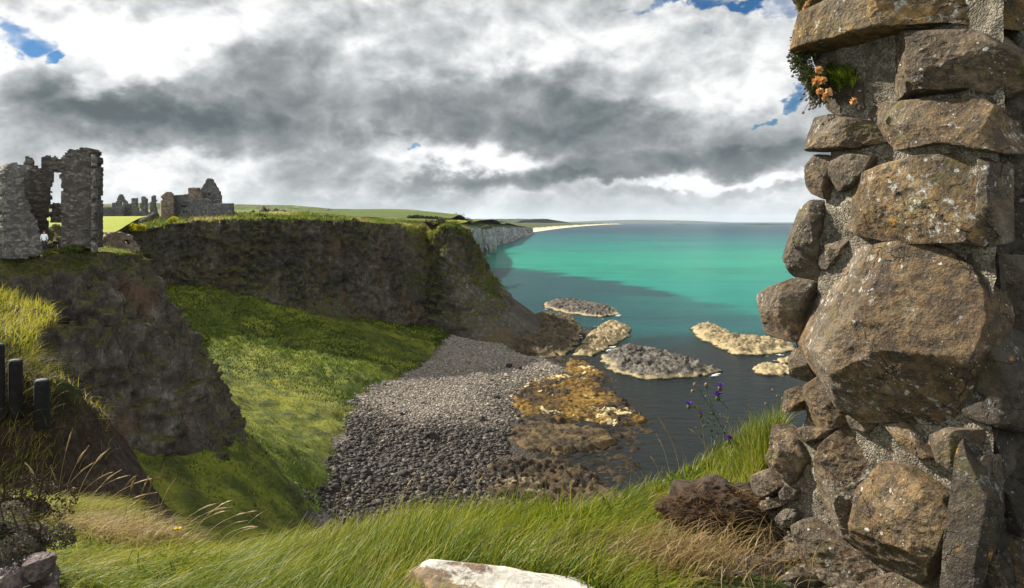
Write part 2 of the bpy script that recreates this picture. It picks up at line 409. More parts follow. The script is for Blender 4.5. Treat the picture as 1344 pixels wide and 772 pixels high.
hole = g.m('MAXIMUM', g.mr(hole, .22, .95), elsewhere)
b_sky = g.node('ShaderNodeBackground', {'Color': g.node('ShaderNodeHueSaturation', {'Saturation': 1.25, 'Color': sky.outputs[0]}).outputs[0], 'Strength': .032}).outputs[0]
b_cl = g.node('ShaderNodeBackground', {'Color': ccol, 'Strength': g.mr(sy, .15, -.45, 1.0, 2.3)}).outputs[0]   # unseen clouds behind the eye brightened, added fill for shadowed faces
mixs = g.node('ShaderNodeMixShader', {0: g.m('SUBTRACT', 1, hole), 1: b_sky, 2: b_cl}).outputs[0]
g.node('ShaderNodeOutputWorld', {'Surface': mixs})
world.cycles.sampling_method = 'MANUAL'; world.cycles.sample_map_resolution = 512

vs = scene.view_settings
vs.view_transform = 'Standard'; vs.look = 'None'; vs.gamma = 1; vs.use_curve_mapping = False; vs.exposure = 1.15
scene.cycles.use_denoising = True
scene.cycles.max_bounces = 6; scene.cycles.diffuse_bounces = 2; scene.cycles.glossy_bounces = 2
scene.cycles.transmission_bounces = 3; scene.cycles.transparent_max_bounces = 6; scene.cycles.volume_bounces = 0
scene.cycles.use_adaptive_sampling = True; scene.cycles.adaptive_threshold = .02
scene.cycles.caustics_reflective = False; scene.cycles.caustics_refractive = False

# ------------------------------------------------------------------ terrain materials
M_CLIFF = terrain_mat('basalt_and_turf', [(.045, .037, .029), (.155, .130, .102), (.36, .325, .28)], [(.09, .11, .010), (.20, .205, .02), (.32, .27, .045)], 1.0, .75, .8, hue=((.085, .052, .034), (.18, .115, .075)), dull=((.045, .043, .018), (.085, .078, .032), (.15, .125, .06)))
M_SLOPE = terrain_mat('hill_turf', [(.03, .025, .015), (.06, .05, .03), (.1, .09, .06)], [(.042, .062, .012), (.145, .175, .018), (.28, .265, .03)], 1.0, 1, .45)
M_BANK = terrain_mat('bank_earth', [(.015, .011, .008), (.05, .036, .026), (.11, .085, .065)], [(.03, .05, .008), (.06, .08, .015), (.14, .12, .05)], 6.0, 1, .05)
M_HILL = terrain_mat('far_turf', [(.03, .03, .025), (.08, .075, .07), (.15, .14, .13)], [(.05, .07, .012), (.09, .13, .018), (.13, .15, .03)], .18, 1, 1.0)
M_CHALK = terrain_mat('chalk_and_turf', [(.22, .21, .20), (.60, .59, .57), (.82, .81, .78)], [(.04, .055, .012), (.07, .10, .018), (.11, .13, .03)], .35, .25, 1.5, hue=((.09, .085, .075), (.30, .28, .25)))

def sweep(rim, prof, ns, nt, side=1):
    """land edge: rim = plan points (X,Y,Z); prof = per rim point rows of (outward offset, drop); rows run from inland to the foot"""
    rim = np.asarray(rim, float); prof = np.asarray(prof, float)
    C, idx = catmull(rim, ns)
    t = np.gradient(C[:, :2], axis=0); 
    k = max(3, ns // 40)
    ker = np.ones(2 * k + 1) / (2 * k + 1)
    t = np.stack([np.convolve(np.pad(t[:, i], k, 'edge'), ker, 'valid') for i in (0, 1)], 1)
    t /= np.linalg.norm(t, axis=1)[:, None]
    n = side * np.stack([t[:, 1], -t[:, 0]], 1)
    i0 = np.clip(idx.astype(int), 0, len(rim) - 1); i1 = np.minimum(i0 + 1, len(rim) - 1)
    f = (idx - i0)[:, None, None]; f = f * f * (3 - 2 * f)
    pr = prof[i0] * (1 - f) + prof[i1] * f                                # ns, K, 2
    K = pr.shape[1]; m = pr.mean(0); dl = np.concatenate([[0], np.cumsum(np.hypot(*np.diff(m, axis=0).T))])
    dl = np.concatenate([[0], np.cumsum(np.hypot(*np.diff(m, axis=0).T) ** .8)])
    s = np.linspace(0, dl[-1], nt)
    j = np.clip(np.searchsorted(dl, s, 'right') - 1, 0, K - 2)
    u = ((s - dl[j]) / (dl[j + 1] - dl[j]))[None, :, None]
    q = pr[:, j] * (1 - u) + pr[:, j + 1] * u                              # ns, nt, 2
    V = np.empty((nt, ns, 3))
    V[..., 0] = (C[:, None, 0] + n[:, None, 0] * q[..., 0]).T
    V[..., 1] = (C[:, None, 1] + n[:, None, 1] * q[..., 0]).T
    V[..., 2] = (C[:, None, 2] - q[..., 1]).T
    return V.reshape(-1, 3), gridfaces(nt, ns), np.repeat(s / dl[-1], ns), np.tile(idx, nt)
def rockify(V, nr, nc, amp=1.6, seed=3, flat=.0, vbias=0.0, colw=.22, blocks=1.0):
    n = normals_grid(V, nr, nc)
    if n[:, 2].mean() < 0: n = -n
    steep = sstep(.85, .45, n[:, 2])
    big = fbm(V, (.06, .06, .02), 3, seed)
    cols = fbm(V, (colw, colw, .03), 4, seed + 5, ridged=True) - .55
    rough = fbm(V, (.5, .5, .35), 5, seed + 9, ridged=True) - .5
    strat = fbm(V, (.04, .04, .28), 4, seed + 13)
    d = amp * (2.4 * big + 1.6 * cols + 1.3 * rough + .45 * strat + .55 * fbm(V, (1.1, 1.1, .8), 4, seed + 19)) * steep + (1 - steep) * (.35 * fbm(V, .3, 4, seed + 2) + flat)
    wp = V * (.42, .42, .26) + .55 * np.stack([fbm(V, .35, 3, seed + 50 + k_) for k_ in range(3)], 1); fl = np.floor(wp).astype(np.int64)
    wp2 = V * (1.0, 1.0, .6) + .5 * np.stack([fbm(V, .8, 2, seed + 60 + k_) for k_ in range(3)], 1); f2 = np.floor(wp2).astype(np.int64)
    d = d + blocks * amp * steep * (1.1 * (_hash(fl[:, 0], fl[:, 1], fl[:, 2], seed) / 15. - .5) + .55 * (_hash(f2[:, 0], f2[:, 1], f2[:, 2], seed + 1) / 15. - .5))
    V = V + n * d[:, None]
    n2 = normals_grid(V, nr, nc)
    if n2[:, 2].mean() < 0: n2 = -n2
    return V, n2, np.clip(sstep(.30, 1.0, n2[:, 2] + .5 * fbm(V, (.10, .10, .05), 5, seed + 31)) + vbias, 0, 1)

# ---- valley floor, beach and sea bed: one height function
GP = [tuple(W(*a)) for a in [(565, 470, 3.0), (530, 490, 3.4), (470, 515, 3.8), (460, 545, 4), (430, 600, 4.3), (410, 660, 4.6),
      (230, 378, 20), (285, 380, 19.5), (340, 378, 18.5), (390, 398, 14.5), (450, 422, 10.5), (500, 432, 8), (560, 438, 5), (590, 440, 3.4), (300, 430, 13), (400, 470, 8.2), (350, 440, 11), (270, 480, 10.5), (500, 452, 7.0), (450, 490, 6), (350, 520, 7.5), (330, 560, 7),
      (740, 490, 0.2), (690, 470, .8), (640, 440, 2.0), (690, 505, .5), (660, 560, .7), (640, 650, 1.0), (550, 560, 2.6), (600, 480, 2.2), (540, 640, 2.8), (620, 610, 1.2)]]
GP += [tuple(P(*a)) for a in [(0, 585, 55), (60, 590, 56.5), (150, 596, 57), (220, 600, 59), (290, 598, 63.5), (322, 582, 72), (345, 560, 88), (100, 650, 48), (200, 670, 50), (300, 690, 54), (380, 690, 62), (400, 645, 74)]]
GP += [(60, 100, -4), (60, 250, -6), (20, 120, -2.0), (32, 200, -4), (-60, 215, 14), (-100, 200, 26), (-120, 100, 26), (-90, 60, 20), (0, 40, 6), (-28, 36, 14), (-12, 45, 7), (32, 50, 0), (10, 280, -3), (-40, 290, 5), (60, 330, -8)]
ground_fn = RBF(GP, .002)
def ground_z(xy):
    xy = np.asarray(xy, float)
    return ground_fn(xy)
shore_edge = [W(*a)[:2] for a in [(592, 438, 3.4), (565, 470, 3.0), (548, 484, 3.2), (524, 494, 3.4), (470, 515, 3.8), (463, 530, 4), (455, 560, 4), (432, 598, 4.3), (425, 630, 4.4), (408, 668, 4.6)]]
GRASS_POLY = np.array(shore_edge + [P(415, 715, 62)[:2], (-9, 50), (-5, 37), (-140, 37), (-140, 240), (-20, 240)])
xs = np.arange(-120, 62, .62); ys = np.arange(38, 300, .8)
XX, YY = np.meshgrid(xs, ys); xy = np.stack([XX.ravel(), YY.ravel()], 1)
zz = ground_z(xy)
q3 = np.c_[xy, zz]
inland = sdist(xy, GRASS_POLY) + 3.4 * fbm(np.c_[xy, zz * 0], .22, 4, 5)
isg = inland > 0
zz = zz + np.where(isg, sstep(0, 3, inland) * (.5 + 1.5 * fbm(q3 * (1, 1, 0), .13, 5, 21) + .55 * fbm(q3 * (1, 1, 0), .55, 3, 22)), .18 * fbm(q3 * (1, 1, 0), .5, 4, 8))
GV = np.c_[xy, zz]; gf = gridfaces(len(ys), len(xs))
fg = isg[gf].mean(1) > .5
def sub(V, Fa, sel):
    f = Fa[sel]; u, inv = np.unique(f, return_inverse=True)
    return V[u], inv.reshape(f.shape), u
V, f, u = sub(GV, gf, fg)
o = obj('grass_slope', V, f, M_SLOPE, attrs={'veg': np.clip(.75 + .5 * fbm(V, .12, 4, 3), 0, 1)}); kind(o, 'structure')
m, g = newmat('shingle'); p = g.pos()
n1 = g.noise(p, .12, 5, .6); n2 = g.noise(p, 2.2, 4, .6); vd = g.voro(p, 2.6, out='Color'); ve = g.voro(p, 2.6)
zz_ = g.m('ADD', g.sep(p)[2], g.m('MULTIPLY', g.m('SUBTRACT', n1, .5), 1.6))
c = g.ramp(g.sep(vd)[0], [(0, (.05, .040, .031)), (.5, (.165, .135, .105)), (1, (.29, .245, .195))])
wet = g.ramp(n2, [(.3, (.012, .010, .008)), (.6, (.045, .032, .018)), (.8, (.10, .065, .022))])
c = g.mix(g.mr(zz_, .5, 1.5), wet, c)
sp = g.sep(p)
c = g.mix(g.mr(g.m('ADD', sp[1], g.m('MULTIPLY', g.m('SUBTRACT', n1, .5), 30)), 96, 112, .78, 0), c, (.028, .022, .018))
g.out(g.pbsdf(c, .8, g.bump(ve, 1.0, .25), .3))
M_SHINGLE = m
V, f, u = sub(GV, gf, ~fg)
o = obj('beach', V, f, M_SHINGLE); kind(o, 'structure')

# ---- cliff under the castle (its face looks towards the eye, its nose into the cove)
rim1 = [P(-330, 330, 44), P(-120, 336, 52), P(0, 338, 57), P(60, 333, 59), P(120, 326, 60.5), (-34.6, 64, 32.3), (-37.5, 70, 32.2), (-44, 80, 32.4), (-56, 97, 32.6), (-70, 116, 32.8), (-84, 134, 33.2)]
pf = [[-40, .4], [-18, -.2], [-6, -.3], [-1.5, -.1], [0, .2], [1.3, 1.5], [3.0, 4.0], [4.0, 8], [4.6, 14], [5.2, 19], [6.0, 24], [7, 30]]
pn = [[-24, .2], [-12, -.2], [-4, -.3], [-1, -.1], [0, .3], [1.1, 2], [2.5, 5], [4.6, 9], [6.8, 13.5], [8.2, 17.5], [9.4, 22], [11, 30]]
pr_ = [[-10, -.6], [-6, -.4], [-3, -.2], [-1, -.1], [0, .3], [.6, 2], [1.6, 5], [3.2, 9], [5.0, 14], [6.6, 19], [8, 24], [10, 30]]
V, f, tt, idx = sweep(rim1, [pf, pf, pf, pf, pf, pn, pn, pr_, pr_, pr_, pr_], 380, 190)
V, nn, veg = rockify(V, 190, 380, .95, 41, colw=.42)
veg = np.clip(veg + .55 * sstep(29.0, 31.5, V[:, 2] + 2.5 * fbm(V, .2, 4, 77)), 0, 1)
HEAD1 = (V, nn, veg, tt)
o = obj('castle_cliff', V, f, M_CLIFF, attrs={'veg': veg, 'lush': .12 + .88 * sstep(30.2, 31.8, V[:, 2] + .8 * fbm(V, .3, 3, 9))}); kind(o, 'structure')

# ---- cliff across the cove with its two buttresses and the headland running out to sea
rim2 = [(-118, 112, 32.6), (-100, 132, 32.8), (-88, 150, 33.2), (-80.5, 158, 33.9), P(228, 292, 163), P(290, 287, 166), P(340, 286, 170), P(400, 287, 178), P(450, 289, 186), P(500, 292, 194),
        P(520, 294, 203), P(546, 296, 224), P(568, 297, 226), P(583, 297, 214), P(598, 298, 216), P(606, 300, 228), (-15.5, 242, 32.8), (-19, 262, 32.8), (-30, 290, 34), (-48, 325, 34), (-52, 380, 35)]
A = [[-46, -1.5], [-28, -1.2], [-14, -.8], [-4, -.4], [0, .3], [.8, 2.5], [1.6, 6], [2.6, 10.5], [3.4, 14], [5.5, 18], [10, 24], [18, 32]]
B = [[-46, -2.9], [-28, -2.3], [-14, -1.4], [-4, -.6], [0, .3], [.9, 2.5], [2.2, 7], [3.8, 13], [5.2, 19], [7.0, 24.5], [9, 30], [13, 36]]
GU = [[-14, -2.0], [-10, -1.6], [-7, -1.1], [-3, -.5], [0, .8], [5, 4.2], [11, 9.0], [16, 14.5], [19, 20], [21, 25], [23, 31], [26, 36]]
BU = [[-5, -.5], [-3.5, -.4], [-2.2, -.3], [-1, -.1], [0, .4], [1.4, 3], [3.0, 7], [5.2, 12], [7.6, 18], [10, 24], [13, 30], [17, 36]]
N = [[-12, -1.8], [-9, -1.5], [-6, -1.1], [-3, -.6], [0, .6], [1.8, 4], [4.2, 9], [7.0, 14.5], [11.0, 19.2], [16.8, 25], [23.5, 30], [31, 36]]
V, f, tt, idx = sweep(rim2, [A, A, A, A, A, A, A, A, B, B, B, GU, GU, BU, N, N, N, N, BU, BU, BU], 900, 230)
V, nn, veg = rockify(V, 230, 900, 1.35, 61, colw=.2)
gul = sstep(9.6, 11.2, idx) * sstep(13.4, 12.0, idx)
veg = .6 * veg + .75 * sstep(.02, .30, fbm(V, (.06, .06, .09), 5, 15)) * sstep(36, 20, V[:, 2] + 8 * fbm(V, .05, 3, 2)) * sstep(-.1, .45, nn[:, 2]) + .4 * sstep(.7, .95, nn[:, 2])
veg = np.clip(veg + gul * sstep(.78, .60, tt) * .9 + .22 * sstep(14, 16, idx) * sstep(.70, .5, tt) - .6 * sstep(13, 15, idx) * sstep(20, 8, V[:, 2] + 4 * fbm(V, .08, 3, 8)) + .22 * sstep(.62, .45, tt) * (fbm(V, .1, 4, 5) > -.05), 0, 1)
HEAD2 = (V, nn, veg, tt, idx)
o = obj('cove_cliff', V, f, M_CLIFF, attrs={'veg': veg, 'lush': np.clip(.10 + .9 * sstep(31.5, 34, V[:, 2] + 2 * fbm(V, .15, 3, 9)) + .8 * gul * sstep(14, 26, V[:, 2]) + .35 * sstep(13, 15, idx), 0, 1)}); kind(o, 'structure')

# ---- the green hill behind and the white cliffs beyond
rim3 = [(-70, 330, 35), (-50, 420, 33), P(600, 297, 500), P(615, 297, 640), P(622, 298, 740), P(626, 299, 800), P(629, 299, 885), P(641, 298.5, 1000), P(660, 298.5, 1150), P(674, 298.5, 1420), P(688, 299, 1800), P(697, 299, 2300)]
h0 = [[-60, -3], [-45, -3], [-30, -2.5], [-20, -2], [-12, -1.5], [0, 0], [1.5, 8], [2.5, 16], [3.5, 26], [7, 38]]
h1 = [[-420, -12], [-230, -17], [-120, -15], [-50, -9], [-14, -4], [0, 0], [1.5, 8], [2.5, 16], [3.5, 26], [7, 38]]
h2 = [[-420, -10], [-230, -13], [-120, -13], [-50, -10], [-16, -6], [0, 0], [2, 8], [3.5, 14], [5, 22], [10, 38]]
h3 = [[-420, -16], [-230, -14], [-120, -9], [-50, -6], [-16, -3], [0, 0], [3, 7], [6, 12], [12, 18], [30, 34]]
V, f, tt, idx = sweep(rim3, [h0, h0, h1, h1, h1, h2, h2, h2, h2, h2, h3, h3], 420, 110)
V, nn, veg = rockify(V, 110, 420, 3.6, 81, colw=.045)
veg = np.where(nn[:, 2] > .72, 1.0, .12 + .5 * sstep(-12, -2, V[:, 2] - 34) * (fbm(V, .03, 3, 6) > 0))
o = obj('far_cliff', V, f, M_CHALK, attrs={'veg': np.clip(veg, 0, 1)}); kind(o, 'structure')
# hill inland: the long green skyline
HP = []
for (x, y, d) in [(300, 283.5, 300), (340, 280.5, 330), (400, 278.5, 420), (450, 276.5, 470), (520, 275.2, 560), (570, 275.4, 620), (590, 277.5, 660), (603, 281, 700), (612, 286, 720), (640, 285, 980), (655, 285.5, 1050), (668, 288.5, 1150), (680, 292, 1350), (150, 285, 300), (60, 285, 300), (690, 295.5, 1700)]:
    HP.append(tuple(P(x, y, d)))
HP += [tuple(P(x, y, d)) for (x, y, d) in [(300, 289, 215), (400, 287, 225), (500, 286.5, 240), (560, 286, 260), (590, 290, 300), (596, 291, 420), (612, 293.5, 560), (150, 289.5, 215), (622, 294, 700), (640, 295, 880), (655, 296, 1000), (668, 296.5, 1200), (686, 298, 1700)]]
HP += [(-500, 700, 40), (-300, 1000, 36), (-100, 1500, 30), (-700, 250, 38), (-200, 2000, 28), (-60, 2200, 20)]
hp = np.array(HP); hf = RBF(np.c_[hp[:, 0], hp[:, 1], hp[:, 2]], 4.0)
lim, _ = catmull(np.array(rim3), 200); limx = lambda Y: np.interp(Y, lim[:, 1], lim[:, 0])
sv = np.linspace(0, 1, 200); yv = 215 * (2300 / 215) ** np.linspace(0, 1, 150)
VV = []
for Y in yv:
    xr = limx(max(Y, 331)) - 8 if Y > 330 else np.interp(Y, [215, 226, 230, 262, 290, 330], [-37, -35, -22, -25, -38, limx(331) - 8])
    VV.append(np.c_[xr - 700 * (1 - sv) ** 1.5 * (1 + Y / 1500), np.full(200, Y)])
VV = np.concatenate(VV); z = hf(VV)
z = z - 1.2 * sstep(244, 226, VV[:, 1]) * sstep(-50, -40, VV[:, 0])
z = np.minimum(z, 35 + (291 - 274.8) / F * VV[:, 1]) + 1.2 * fbm(np.c_[VV, z * 0], .02, 4, 9)
o = obj('hill', np.c_[VV, z], gridfaces(150, 200), M_HILL, attrs={'veg': np.ones(len(z))}); kind(o, 'structure')

# ---- low land along the bay, dunes and far hills
m, g = newmat('sand_and_dune'); p = g.pos(); zc = g.sep(p)[2]
nz = g.noise(p, .006, 6, .65)
c = g.mix(g.mr(g.m('ADD', zc, g.m('MULTIPLY', g.m('SUBTRACT', nz, .5), 22)), 5, 10), (.52, .45, .33), g.ramp(nz, [(.3, (.03, .045, .03)), (.55, (.07, .085, .03)), (.75, (.10, .09, .045))]))
g.out(g.pbsdf(c, .95, None, .1)); M_DUNE = m
def strip(name, pts, width, hts, mat, nz=3.0, seed=1):
    pts = np.asarray(pts, float); C, idx = catmull(np.c_[pts, np.zeros(len(pts))], 260)
    t = np.gradient(C[:, :2], axis=0); t /= np.linalg.norm(t, axis=1)[:, None]
    n = np.stack([-t[:, 1], t[:, 0]], 1); rows = []
    for fr, *hz in hts:                                                     # rows of (fraction of width, heights along the shore ...)
        hz = np.interp(idx, np.linspace(0, len(pts) - 1, len(hz)), hz)
        xy = C[:, :2] + n * width * fr
        rows.append(np.c_[xy, hz + (nz * fbm(np.c_[xy, hz * 0], .008, 4, seed) + nz * fbm(np.c_[xy, hz * 0], .03, 3, seed)) * (hz > 6)])
    o = obj(name, np.concatenate(rows), gridfaces(len(rows), 260), mat); return kind(o, 'structure')
strip('dune', [(40, 2150), (66, 2350), (110, 2700), (250, 3700), (460, 5000), (800, 6800), (1250, 9000), (1500, 9600)], 900,
      [(-.04, -3, -3), (0, 1, 1), (.06, 4, 4), (.09, 12, 16), (.16, 22, 26, 24, 14), (.4, 30, 32, 22, 12), (1, 36, 34, 20, 10), (1.1, -5, -5)], M_DUNE, 5, 7)
m, g = newmat('distant_land'); n = g.noise(g.pos(), .0012, 5, .6)
g.out(g.pbsdf(g.ramp(n, [(.35, (.03, .045, .035)), (.65, (.07, .085, .05))]), 1, None, 0)); M_FAR = m
strip('far_hill', [P(640, 291, 6500)[:2], P(670, 291, 6300)[:2], P(690, 291, 6400)[:2], P(706, 291, 6700)[:2]], 1200, [(0, 0, 0), (.2, 40, 44, 40, 8), (.5, 58, 62, 52, 4), (1, 0, 0)], M_FAR, 6, 3)
strip('mountain', [P(715, 291, 24000)[:2], P(800, 291, 24500)[:2], P(860, 291, 25000)[:2], P(930, 291, 25000)[:2], P(1010, 291, 25000)[:2]], 3000, [(0, -40, -40), (.3, -25, 40, 75, 45, -40), (.6, -20, 60, 110, 65, -40), (1, -40, -40)], M_FAR, 10, 4)

# ------------------------------------------------------------------ sea
th = np.linspace(-.9, .95, 420); rr = np.concatenate([[30], 55 * (6000 / 55) ** np.linspace(0, 1, 360), [9000, 16000, 40000]])
TT, RR = np.meshgrid(th, rr)
SX, SY = RR * np.sin(TT), RR * np.cos(TT)
sp = np.c_[SX.ravel(), SY.ravel(), np.zeros(SX.size)]
X, Y = sp[:, 0], sp[:, 1]
w1 = fbm(sp, (.006, .010, 1), 5, 3); w2 = fbm(sp, (.03, .045, 1), 4, 8); w3 = fbm(sp, (.0016, .006, 1), 4, 5)
mixc = lambda a, b, k: a * (1 - k[:, None]) + b * k[:, None]
near = np.array([.004, .011, .013]); teal = np.array([.003, .085, .078]); turq = np.array([.002, .140, .108]); green = np.array([.005, .195, .120]); blue = np.array([.006, .038, .060]); reef = np.array([.008, .036, .044])  # reef: tone of the darker patch of water
lY = np.log(np.maximum(Y, 40)) + .35 * w1 + .1 * w2 + .18 * w3
c = mixc(np.tile(near, (len(X), 1)), np.tile(teal, (len(X), 1)), sstep(5.15, 5.5, lY + .0022 * X - .10))
c = mixc(c, np.tile(turq, (len(X), 1)), sstep(5.55, 5.85, lY + .0008 * X))
c = mixc(c, np.tile(green, (len(X), 1)), sstep(6.0, 6.35, lY) * sstep(7.0, 6.4, lY + .5 * w2) * .8)
c = mixc(c, np.tile(np.array([.006, .10, .105]), (len(X), 1)), sstep(6.75, 7.25, lY + .5 * w3))
c = mixc(c, np.tile(blue, (len(X), 1)), sstep(7.1, 8.0, lY + .6 * w3))
bound = np.interp(X, [-60, 0, 40, 62, 80, 95, 130, 200], [545, 520, 470, 410, 335, 290, 255, 220])  # outer edge of the darker patch of water
patchk = sstep(25, -25, Y - bound + 70 * w1 + 45 * w2) * sstep(195, 250, Y + 60 * w2)
c = mixc(c, np.tile(reef, (len(X), 1)), patchk * np.clip(.92 - .006 * np.maximum(X - 20, 0) * (Y < 330), .3, 1))
bk = np.zeros(len(X))
for (x_, y_, rx, ry, a_) in [(760, 530, 22, 30, .9), (740, 590, 22, 16, .95), (700, 640, 22, 12, .9), (800, 600, 14, 14, .6), (765, 485, 10, 20, .7), (700, 455, 26, 34, .5)]:
    c0 = W(x_, y_, 0); bk = np.maximum(bk, a_ * sstep(1.2, .5, np.hypot((X - c0[0]) / rx, (Y - c0[1]) / ry) + .5 * w2))
c = mixc(c, np.tile(np.array([.022, .015, .008]), (len(X), 1)), bk)
c = c * (1 + .25 * np.clip(w2 + w3, -.6, .6))[:, None]
inner = sstep(215, 170, Y + 30 * w2 - .2 * X)
c = mixc(c, np.tile(np.array([.010, .014, .014]), (len(X), 1)), inner * .85)
m, g = newmat('sea_water'); p = g.pos()
cam_d = g.node('ShaderNodeVectorMath', {0: p}, operation='LENGTH').outputs['Value']
q = g.vmul(p, (.55, 1, 1))
wv = g.m('ADD', g.noise(q, .55, 6, .62, .6), g.m('MULTIPLY', g.noise(q, .08, 4, .6, .4), 1.6))
foamn = g.noise(g.vmul(p, (.5, 1, 1)), .5, 7, .7)
col = g.mix(g.mr(g.m('ADD', foamn, g.attr('foam')), .98, 1.12), g.attr('tint', True), (.75, .78, .78))
nb = g.bump(wv, .5, .4)
fr = g.node('ShaderNodeFresnel', {'IOR': 1.33, 'Normal': nb}).outputs[0]
sh = g.node('ShaderNodeMixShader', {0: g.m('MULTIPLY', fr, .30), 1: g.node('ShaderNodeBsdfDiffuse', {'Color': col, 'Normal': nb}).outputs[0], 2: g.node('ShaderNodeBsdfGlossy', {'Color': (1, 1, 1, 1), 'Roughness': .14, 'Normal': nb}).outputs[0]}).outputs[0]
g.out(sh); M_SEA = m
SEA = (sp, c)
# ------------------------------------------------------------------ sea rocks
def sea_rock(outline, hmax, seed, label, mat, res=.45, steps=.5, skew=0.0, name='sea_rock', z0=0.0, group=None, plate=.5):
    poly = np.array([W(x, y, .15)[:2] for x, y in outline])
    lo, hi = poly.min(0) - 3, poly.max(0) + 3
    ax, ay = np.arange(lo[0], hi[0], res), np.arange(lo[1], hi[1], res)
    gx, gy = np.meshgrid(ax, ay); q = np.c_[gx.ravel(), gy.ravel()]; q0 = np.c_[q, np.zeros(len(q))]
    sd = sdist(q, poly) + 2.4 * fbm(q0, .22, 5, seed) + 1.0 * fbm(q0, .9, 4, seed + 1)
    w = max(sd.max(), 1)
    k = np.clip(sd / (w * plate), -1, 1)
    h = hmax * np.where(k > 0, k ** .75, 2.0 * k) * (1 + .55 * fbm(q0, .15, 4, seed + 4))
    rg = fbm(q0, .55, 5, seed + 3, ridged=True)
    lump = np.abs(fbm(q0, .8, 4, seed + 8)) 
    h = h + np.clip(k * 2, -.3, 1) * (hmax * 1.25 * (rg - .5) + .5 * lump * steps + .5 * (fbm(q0, 1.1, 4, seed + 12, ridged=True) - .5))
    hb = np.zeros(len(q))
    for sc_, am_ in ((.65, .55), (1.5, .30)):
        wq = q0 * sc_ * (1, .7, 1) + .7 * np.stack([fbm(q0, sc_ * .8, 2, seed + 70 + k_) for k_ in range(3)], 1); fq = np.floor(wq).astype(np.int64)
        hb += am_ * (_hash(fq[:, 0], fq[:, 1], fq[:, 2] * 0, seed) / 15. - .5)
    h = h + np.clip(k * 2, 0, 1) * hb * min(hmax, 1.3)
    ql = np.round(h / .45) * .45; h = h * (1 - .5 * steps) + ql * .5 * steps
    h = np.maximum(h + z0, -1.2)
    V = np.c_[q, h]; f = gridfaces(len(ay), len(ax)); keep = (sd > -2.2)[f].all(1)
    V, f, _ = sub(V, f, keep)
    o = obj(name, V, f, mat); tag(o, label, 'rock', group); return o, poly
TAN = (.44, .35, .19)
M_SK1 = rock_mat('skerry_dark', [(.012, .010, .008), (.045, .039, .032), (.16, .14, .115)], .6, None, (.12, .6, TAN, 1.6), .35)
M_SK2 = rock_mat('skerry_tan', [(.035, .026, .015), (.17, .13, .068), (.38, .30, .17)], .6, None, (.1, .7, TAN, 1.2), .35)
M_SK3 = rock_mat('skerry_grey', [(.012, .011, .009), (.042, .037, .030), (.18, .16, .13)], .6, None, (.1, .5, TAN, 1.0), .4)
M_GOLD = rock_mat('shelf_gold', [(.012, .008, .004), (.075, .042, .008), (.26, .15, .02)], .45, None, None, .3, weed=((.035, .022, .010), .47), pale=((.50, .41, .22), .585))
M_SHELF = rock_mat('shelf_brown', [(.012, .010, .008), (.045, .034, .020), (.17, .125, .07)], .55, None, (.15, .5, (.34, .26, .13), 2.2), .35)
M_WEED = rock_mat('shelf_weed', [(.008, .007, .005), (.03, .022, .012), (.13, .085, .035)], .45, None, None, .3)
M_WEED2 = rock_mat('ledge_weed', [(.008, .006, .004), (.030, .021, .012), (.11, .072, .032)], .6, None, None, .35, weed=((.016, .011, .007), .50), pale=((.20, .15, .085), .60))
RP = []
def sk(*a, **k):
    o, p = sea_rock(*a, **k); RP.append(p); return o
M_REEF = rock_mat('wet_reef', [(.005, .004, .003), (.018, .012, .006), (.07, .042, .016)], .5, None, None, .3, weed=((.010, .007, .004), .48))
sk([(640, 446), (690, 436), (740, 424), (800, 430), (800, 458), (772, 474), (752, 486), (800, 500), (846, 536), (868, 566), (846, 610), (822, 664), (700, 690), (600, 690), (606, 640), (628, 606), (656, 566), (664, 530), (690, 502), (706, 488), (690, 474), (656, 460)], .55, 31, 'low wet brown weed-covered reef joining the shingle to the offshore rocks', M_REEF, name='reef', z0=-.70, plate=.12, steps=.5, res=.5)
sk([(712, 399), (730, 394), (765, 397), (805, 404), (814, 412), (790, 417), (750, 412), (716, 405)], 1.5, 11, 'long low dark rock with a tan tip, farthest offshore of the bay', M_SK1)
sk([(640, 447), (672, 424), (712, 411), (752, 416), (764, 430), (756, 456), (738, 468), (700, 472), (664, 466)], 1.2, 12, 'broad dark weedy rock platform at the foot of the headland', M_SHELF, steps=.8, plate=.25)
sk([(752, 466), (768, 444), (788, 428), (812, 424), (829, 431), (825, 442), (800, 455), (776, 467)], 1.5, 13, 'pale yellow sloping rock rim beside the dark platform', M_SK2)
sk([(786, 469), (812, 457), (840, 456), (872, 466), (915, 476), (946, 487), (930, 493), (880, 497), (838, 497), (800, 486)], 1.8, 14, 'large grey-brown rock islet with a pale collar, in the middle of the cove mouth', M_SK3, steps=.3)
sk([(905, 430), (918, 425), (945, 428), (958, 436), (960, 442), (1000, 443), (1045, 452), (1045, 459), (1000, 467), (962, 466), (940, 455), (915, 444)], 1.3, 15, 'L-shaped tan rock islet partly hidden by the ruined wall', M_SK2)
sk([(979, 484), (1000, 479), (1030, 480), (1048, 486), (1030, 493), (1000, 493)], .8, 16, 'small flat yellow rock just clear of the water', M_SK2, res=.35)
sk([(1018, 472), (1035, 470), (1052, 473), (1040, 477), (1022, 477)], .6, 17, 'tiny low rock breaking the water behind the flat yellow one', M_SK2, res=.3)
sk([(672, 512), (700, 496), (735, 492), (775, 500), (800, 512), (838, 538), (852, 552), (820, 560), (770, 552), (720, 556), (690, 548), (664, 530)], .55, 18, 'golden-brown seaweed covered rock shelf with pale lumps', M_GOLD, steps=.7, res=.35, plate=.14, z0=-.16)
sk([(664, 566), (700, 556), (750, 560), (800, 566), (806, 582), (780, 594), (730, 596), (690, 590), (664, 580)], .6, 19, 'low dark wet rock ledge between the golden shelf and the grass bank', M_WEED, steps=.7, res=.35, plate=.14)
